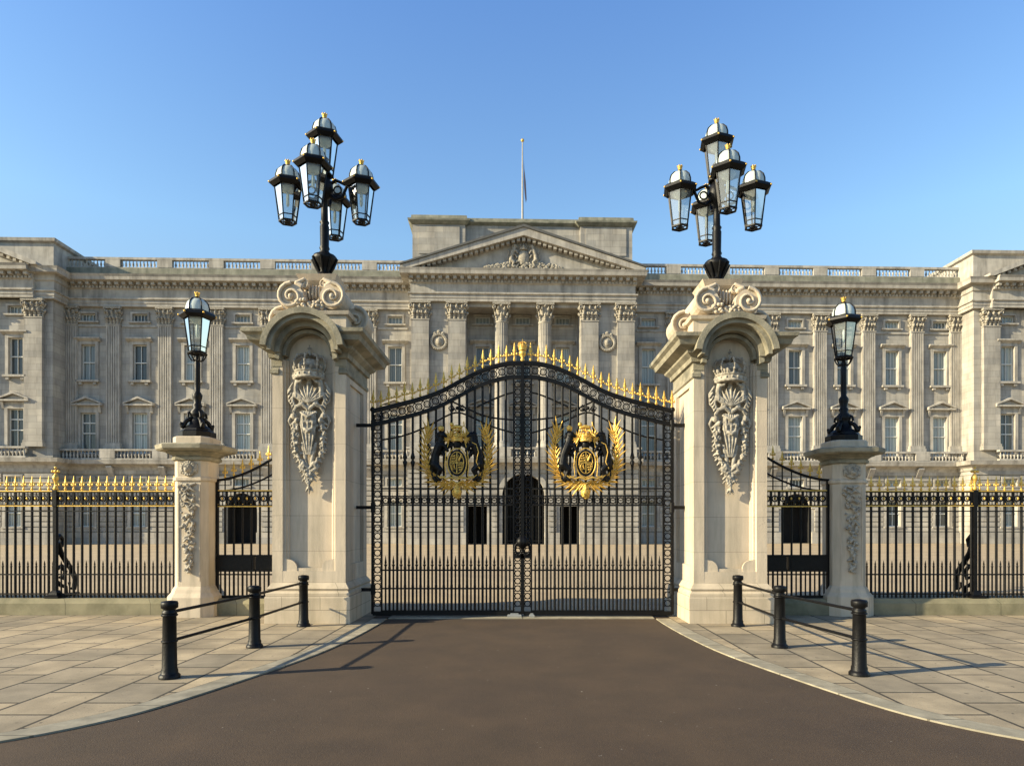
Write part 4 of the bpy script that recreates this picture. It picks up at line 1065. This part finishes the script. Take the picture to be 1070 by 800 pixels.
    mb.lathe([(.02,-.12),(.08,-.06),(.10,0),(.08,.06),(.02,.12)], (X(.02),-.04,1.38), 12)
    for i in range(16): a = i*pi/8; mb.ell((X(.07)+.07*math.cos(a),-.03,1.25+.11*math.sin(a)), (.03,.035,.03))
    mb.box(X(.0),X(.16),-.05,.04,1.08,1.2); mb.box(X(.0),X(.03),-.05,.05,z0-.02,ztop(0)-.02)
    build('lock', mb, IRON, Lf)
    # gilt spears along the top
    n = 19
    for i in range(n):
        x = .15+i*(XH-.17)/(n-1)
        sz = 1.0-.12*(i % 2)
        inst('spear_finial', 'gspear', SPEAR, GOLD, Lf, (X(x),0,ztop(x)+.02), (1,1,sz))
    mb = MB(); mb.path([(X(x),0,ztop(x)+.145) for x in xs[1:-1]], .006, 5)
    for i in range(n-1):
        x = .15+(i+.5)*(XH-.17)/(n-1); mb.ell((X(x),0,ztop(x)+.145), .016, None, 6, 4)
    build('gilt_beading', mb, GOLD, Lf)
    # hinge arms to the pillar
    mb = MB()
    for zz in (3.54,2.02,.5):
        mb.box(X(XH-.05),X(XH+.29),-.03,.03,zz-.03,zz+.03); mb.tube((X(XH-.02),0,zz-.09),(X(XH-.02),0,zz+.09),.045,None,10)
    mb.box(X(XH+.005),X(XH-.03),-.05,.05,z0-.02,ztop(XH)-.02); mb.ell((X(XH-.01),0,ztop(XH)+.02), .05)
    build('hinge', mb, IRON, Lf)
    arms(Lf, X(1.207 if s < 0 else 1.165), 2.93)
    return Lf
GL = gate_leaf(-1, 'left leaf of the black wrought iron main gate with gilded arms and spears')
GR = gate_leaf(1, 'right leaf of the black wrought iron main gate with gilded arms and spears')
build('crown_finial', crown_finial(1.15), GOLD, GL, (XH, 0, ztop(0)+.02))
STOPM = mat('worn grey metal', (.3,.3,.28), .5, metal=.4)
for x, w, lb in ((-.15,.13,'small grey metal stop on the sill, left of where the gate leaves meet'),(.17,.05,'small grey metal stop on the sill, right of where the gate leaves meet')):
    mb = MB(); mb.foot([(0,0),(.0,.03),(-.01,.05)], [(-w,-.05),(w,-.05),(w,.0),(-w,.0)]); mb.foot([(0,.05),(-.005,.07)], [(-w*.6,-.045),(w*.6,-.045),(w*.6,-.005),(-w*.6,-.005)])
    o = tag(build('gate_stop', mb, STOPM), lb, 'gate stop'); o.location = (x,12.33,.006)

# ------------------------------------------------------------------ side gates and railings
ZP = .31
def frieze(mb, gm, x0, x1, z0, z1, sp, ph=0):
    n = max(1, int(round((x1-x0)/sp))); d = (x1-x0)/n; zc = (z0+z1)/2
    mb.box(x0,x1,-.025,.025,z0-.0,z0+.018); mb.box(x0,x1,-.025,.025,z1-.018,z1)
    for i in range(n):
        x = x0+(i+.5)*d
        mb.ring((x,0,zc), .052, .014, 12, 5)
        mb.box(x-d/2-.018,x-d/2+.018,-.02,.02,z0+.018,z1-.018)
        for h in (-1,1): mb.tube((x,0,zc+h*.05),(x,0,zc+h*.13),.01,None,4)
        mb.ell((x,-.005,zc), (.026,.01,.036), None, 8, 5)
        gm.ell((x,-.022,zc), (.02,.018,.03), None, 8, 5)
        gm.ell((x-d/2,-.022,z0+.03), .010, None, 6, 4)
    gm.box(x0,x1,-.03,.03,z1+.002,z1+.020); gm.box(x0,x1,-.03,.03,z0-.020,z0-.002)
def side_gate(xa, xb, cy, low_end, label):
    """curved-top pedestrian gate between xa and xb; low_end: x side where the top is low"""
    xc = (xa+xb)/2; G = empty('side_gate', (xc, cy, ZP)); tag(G, label, 'gate', 'curved iron side gates between pillar and pier')
    A, B = xa-xc, xb-xc; W = B-A
    lo = A if low_end < 0 else B; sg = 1 if low_end < 0 else -1
    zt = lambda x: 2.37+.72*(max(0,(x-lo)*sg)/W)**1.7
    zb = lambda x: 2.16+.60*(max(0,(x-lo)*sg)/W)**1.9
    o2 = -ZP
    mb = MB()
    for f, r in ((zt,.026),(zb,.018)): mb.path([(A+W*i/20,0,f(A+W*i/20)+o2+.18) for i in range(21)], r, 8)
    for x in (A+.02,B-.02): mb.box(x-.022,x+.022,-.03,.03,0,zt(x)+o2+.18)
    mb.box(A,B,-.025,.025,.0,.045); mb.box(A,B,-.02,.02,.43,.455)
    build('frame', mb, IRON, G)
    f = MB(); g = MB(); frieze(f, g, A+.04, B-.04, 2.06+o2, 2.34+o2, .159)
    fo = build('frieze', f, IRON, G); build('gilt_boss', g, GOLD, fo)
    n = 9
    for i in range(1, n):
        x = A+W*i/n
        b = MB(); b.tube((x,0,0),(x,0,2.04+o2),.021,None,7); b.tube((x,0,2.36+o2),(x,0,zt(x)+o2+.18),.013,None,7)
        build('bar', b, IRON, G)
        inst('spear_finial', 'fleur', FLEUR, GOLD, G, (x,0,zt(x)+o2+.2))
    d = MB(); d.tube((0,0,0),(0,0,.5),.016,None,6)
    for i in range(n): inst('dog_bar', 'sdog', d, IRON, G, (A+W*(i+.5)/n,0,.04))
    m = (A+B)/2
    for a_, b_ in ((A+.03,m-.02),(m+.02,B-.03)):
        p = MB(); p.box(a_,b_,-.05,.05,.50,.78); p.foot([(.0,.78),(.012,.785),(.012,.81),(0,.818)], [(a_,-.05),(b_,-.05),(b_,.05),(a_,.05)])
        p.box(a_+.04,b_-.04,-.06,-.05,.55,.73)
        build('lock_panel', p, IRON, G)
    return G
side_gate(-5.84, -4.345, 12.78, -1, 'left curved iron side gate with gilded spikes and black lock panel')
side_gate(4.245, 5.84, 12.78, 1, 'right curved iron side gate with gilded spikes and black lock panel')
def railing(xa, xb, post_x, label):
    xc = (xa+xb)/2; G = empty('iron_railing', (xc, 12.80, ZP)); tag(G, label, 'railing', 'iron railings with gilded spikes on the stone plinth')
    A, B = xa-xc, xb-xc; W = B-A; sp = .159; n = int(W/sp); sp = W/n; o2 = -ZP
    f = MB(); g = MB(); frieze(f, g, A, B, 2.07+o2, 2.33+o2, sp)
    fo = build('frieze', f, IRON, G); build('gilt_boss', g, GOLD, fo)
    b = MB(); b.tube((0,0,0),(0,0,2.05+o2),.0235,None,8); b.lathe([(.014,-.02),(.024,0),(.014,.02)], (0,0,.45), 7)
    d = MB(); d.tube((0,0,0),(0,0,.6),.0165,None,6); d.lathe([(.015,.58),(.026,.595),(.011,.61),(.018,.63),(.003,.71)], (0,0,0), 6)
    for i in range(1, n):
        x = A+sp*i
        inst('bar', 'rbar', b, IRON, G, (x,0,0))
        inst('spear_finial', 'fleur', FLEUR, GOLD, G, (x,0,2.35+o2))
    for i in range(n): inst('dog_bar', 'rdog', d, IRON, G, (A+sp*(i+.5),0,0))
    r = MB(); r.box(A,B,-.02,.02,.43,.455); r.box(A,B,-.022,.022,.06,.085); r.box(A,B,-.02,.02,1.97+o2-.02,1.97+o2)
    build('rail', r, IRON, G)
    gr = MB(); gr.path([(A,0,2.35+.155+o2),(0,0,2.35+.155+o2),(B,0,2.35+.155+o2)], .005, 5); build('gilt_beading', gr, GOLD, G)
    for px in post_x:
        x = px-xc
        p = MB(); p.box(x-.03,x+.03,-.035,.035,0,2.05+o2); p.box(x-.04,x+.04,-.045,.045,2.05+o2,2.36+o2)
        p.foot([(.09,0),(.09,.035),(.04,.06),(.03,.1),(.0,.14)], [(x-.04,-.05),(x+.04,-.05),(x+.04,.05),(x-.04,.05)])
        po = build('post', p, IRON, G)
        fi = MB(); fi.lathe([(.03,0),(.05,.03),(.03,.06),(.02,.14),(.045,.2),(.055,.24),(.035,.29),(.02,.3)], (x,0,2.36+o2), 10)
        for g_ in (-1,1): fi.ell((x+g_*.055,0,2.36+o2+.36), .028)
        fi.ell((x,0,2.36+o2+.36), .035); fi.ell((x,0,2.36+o2+.43), .026); fi.ell((x,0,2.36+o2+.30), .026); build('gilt_orb', fi, GOLD, po)
        br = MB()
        br.path([(x,.02,1.12),(x,.10,1.18),(x,.2,1.10),(x,.17,.98),(x,.10,1.02)], [.05,.045,.04,.035,.03], 7)
        br.path([(x,.06,1.05),(x,.14,.85),(x,.30,.66),(x,.46,.5),(x,.56,.3),(x,.52,.12),(x,.40,.14),(x,.38,.26)], [.05,.05,.05,.05,.05,.045,.04,.03], 7)
        br.path([(x,.04,.55),(x,.16,.60),(x,.27,.48),(x,.22,.34),(x,.12,.38)], [.04,.04,.04,.035,.03], 7)
        br.path([(x,.03,.30),(x,.15,.22),(x,.28,.18),(x,.30,.06)], [.04,.04,.035,.03], 7)
        br.box(x-.05,x+.05,.0,.62,0,.05); 
        build('scroll_brace', br, IRON, po)
    return G
railing(-13.2, -6.50, (-8.92,-12.2), 'long run of black iron railing with gilded spikes at the left of the photo')
railing(6.50, 13.2, (8.64,12.0), 'long run of black iron railing with gilded spikes at the right of the photo')
def plinth(x0, x1, label, y0=12.6):
    mb = MB()
    mb.prism([(y0+.03,-.03),(y0+.0,.0),(y0,.22),(y0+.04,.27),(y0+.06,ZP-.005),(y0+.75,ZP-.005),(y0+.75,-.03)], 'X', x0, x1)
    tag(build('plinth_wall', mb, PLINJ), label, 'low wall')
PLINJ = ashlar(PLIN, 1.6, 3, mortar=.008, dark=.55)
plinth(-14, -6.45, 'low mossy stone plinth under the left iron railing')
plinth(6.45, 14, 'low mossy stone plinth under the right iron railing')
plinth(-5.80, -4.30, 'low stone step under the left side gate', 12.56)
plinth(4.2, 5.80, 'low stone step under the right side gate', 12.56)

# ------------------------------------------------------------------ post and rail barriers
def barrier(posts, label):
    bx, by = posts[0]; G = empty('post_and_rail', (bx, by, 0)); tag(G, label, 'barrier', 'black post and rail barriers beside the road')
    pm = MB(); pm.lathe([(r_*.9,z_) for r_, z_ in [(.125,0),(.125,.03),(.105,.05),(.098,.055),(.098,.09),(.088,.11),(.082,.4),(.078,.70),(.085,.71),(.085,.74),(.07,.75),(.07,.765),(.098,.78),(.10,.83),(.09,.85),(.03,.86)]], (0,0,0), 20)
    for z in (.41,.70):
        pm.ring((0,0,z), .076, .012, 20, 5, 'Z')
    first = None
    for i, (x, y) in enumerate(posts):
        if i == 0: o = build('post', pm, IRON, G); first = o
        else: o = first.copy(); col.objects.link(o); o.parent = G; o.location = (x-bx, y-by, 0)
    for (a, b) in zip(posts[:-1], posts[1:]):
        d = (Vector(b)-Vector(a)).normalized()
        for z in (.41,.73):
            m = MB(); m.tube((a[0]-bx+d.x*.07,a[1]-by+d.y*.07,z),(b[0]-bx-d.x*.07,b[1]-by-d.y*.07,z),.019,None,8); build('rail', m, IRON, G)
    m = MB(); l = posts[-1]; m.tube((l[0]-bx,l[1]-by,.41),(l[0]-bx,l[1]-by+.16,.41),.017); build('rail_end', m, IRON, G)
    return G
barrier([(-3.92,7.44),(-3.72,9.30),(-3.67,11.23)], 'black three-post rail barrier on the left pavement')
barrier([(3.81,7.58),(3.57,9.30),(3.61,11.23)], 'black three-post rail barrier on the right pavement')

# ------------------------------------------------------------------ light, sky, camera
el = R(22); az = Vector((.958,.288)).normalized()
d = Vector((az.x*math.cos(el), az.y*math.cos(el), -math.sin(el)))
sl = bpy.data.lights.new('sun', 'SUN'); sl.energy = 5.0; sl.angle = R(.5); sl.color = (1,.86,.585)
so = bpy.data.objects.new('sun', sl); col.objects.link(so); so.rotation_euler = d.to_track_quat('-Z','Y').to_euler(); so.location = (-30,-10,20)
w = bpy.data.worlds.new('World'); sc.world = w; w.use_nodes = True; N = w.node_tree.nodes; L = w.node_tree.links
sky = N.new('ShaderNodeTexSky'); sky.sky_type = 'NISHITA'; sky.sun_disc = False; sky.sun_elevation = el; sky.sun_rotation = math.atan2(-az.x, -az.y)
sky.air_density = 1.0; sky.dust_density = .6; sky.ozone_density = 1.0
tc = N.new('ShaderNodeTexCoord'); sx = N.new('ShaderNodeSeparateXYZ'); L.new(tc.outputs['Generated'], sx.inputs[0])
rp = N.new('ShaderNodeValToRGB'); L.new(sx.outputs['Z'], rp.inputs[0]); ce = rp.color_ramp.elements
ce[0].position = .0; ce[0].color = (.30,.31,.30,1); ce[1].position = .9; ce[1].color = (.17,.22,.34,1)
e_ = ce.new(.38); e_.color = (.52,.625,.65,1); e_ = ce.new(.30); e_.color = (.50,.54,.53,1); e_ = ce.new(.63); e_.color = (.40,.555,.74,1); e_ = ce.new(.74); e_.color = (.22,.29,.42,1)
ml = N.new('ShaderNodeMix'); ml.data_type = 'RGBA'; ml.blend_type = 'MULTIPLY'; ml.inputs[0].default_value = 1
L.new(sky.outputs[0], ml.inputs[6]); L.new(rp.outputs[0], ml.inputs[7])
s2 = N.new('ShaderNodeVectorMath'); s2.operation = 'SCALE'; s2.inputs['Scale'].default_value = 2.0; L.new(ml.outputs[2], s2.inputs[0])
L.new(s2.outputs[0], N['Background'].inputs[0]); N['Background'].inputs[1].default_value = .108
cam = bpy.data.cameras.new('camera'); co = bpy.data.objects.new('camera', cam); col.objects.link(co); sc.camera = co
co.location = (0,0,1.7); co.rotation_euler = (R(90),0,0)
cam.sensor_width = 36; cam.lens = 36*700/1070; cam.shift_x = -11/1070; cam.shift_y = 148/1070; cam.clip_end = 4000; cam.clip_start = .05
sc.view_settings.view_transform = 'Standard'; sc.view_settings.look = 'None'; sc.view_settings.exposure = 1.0; sc.view_settings.gamma = 1
sc.render.resolution_x = 1024; sc.render.resolution_y = 765
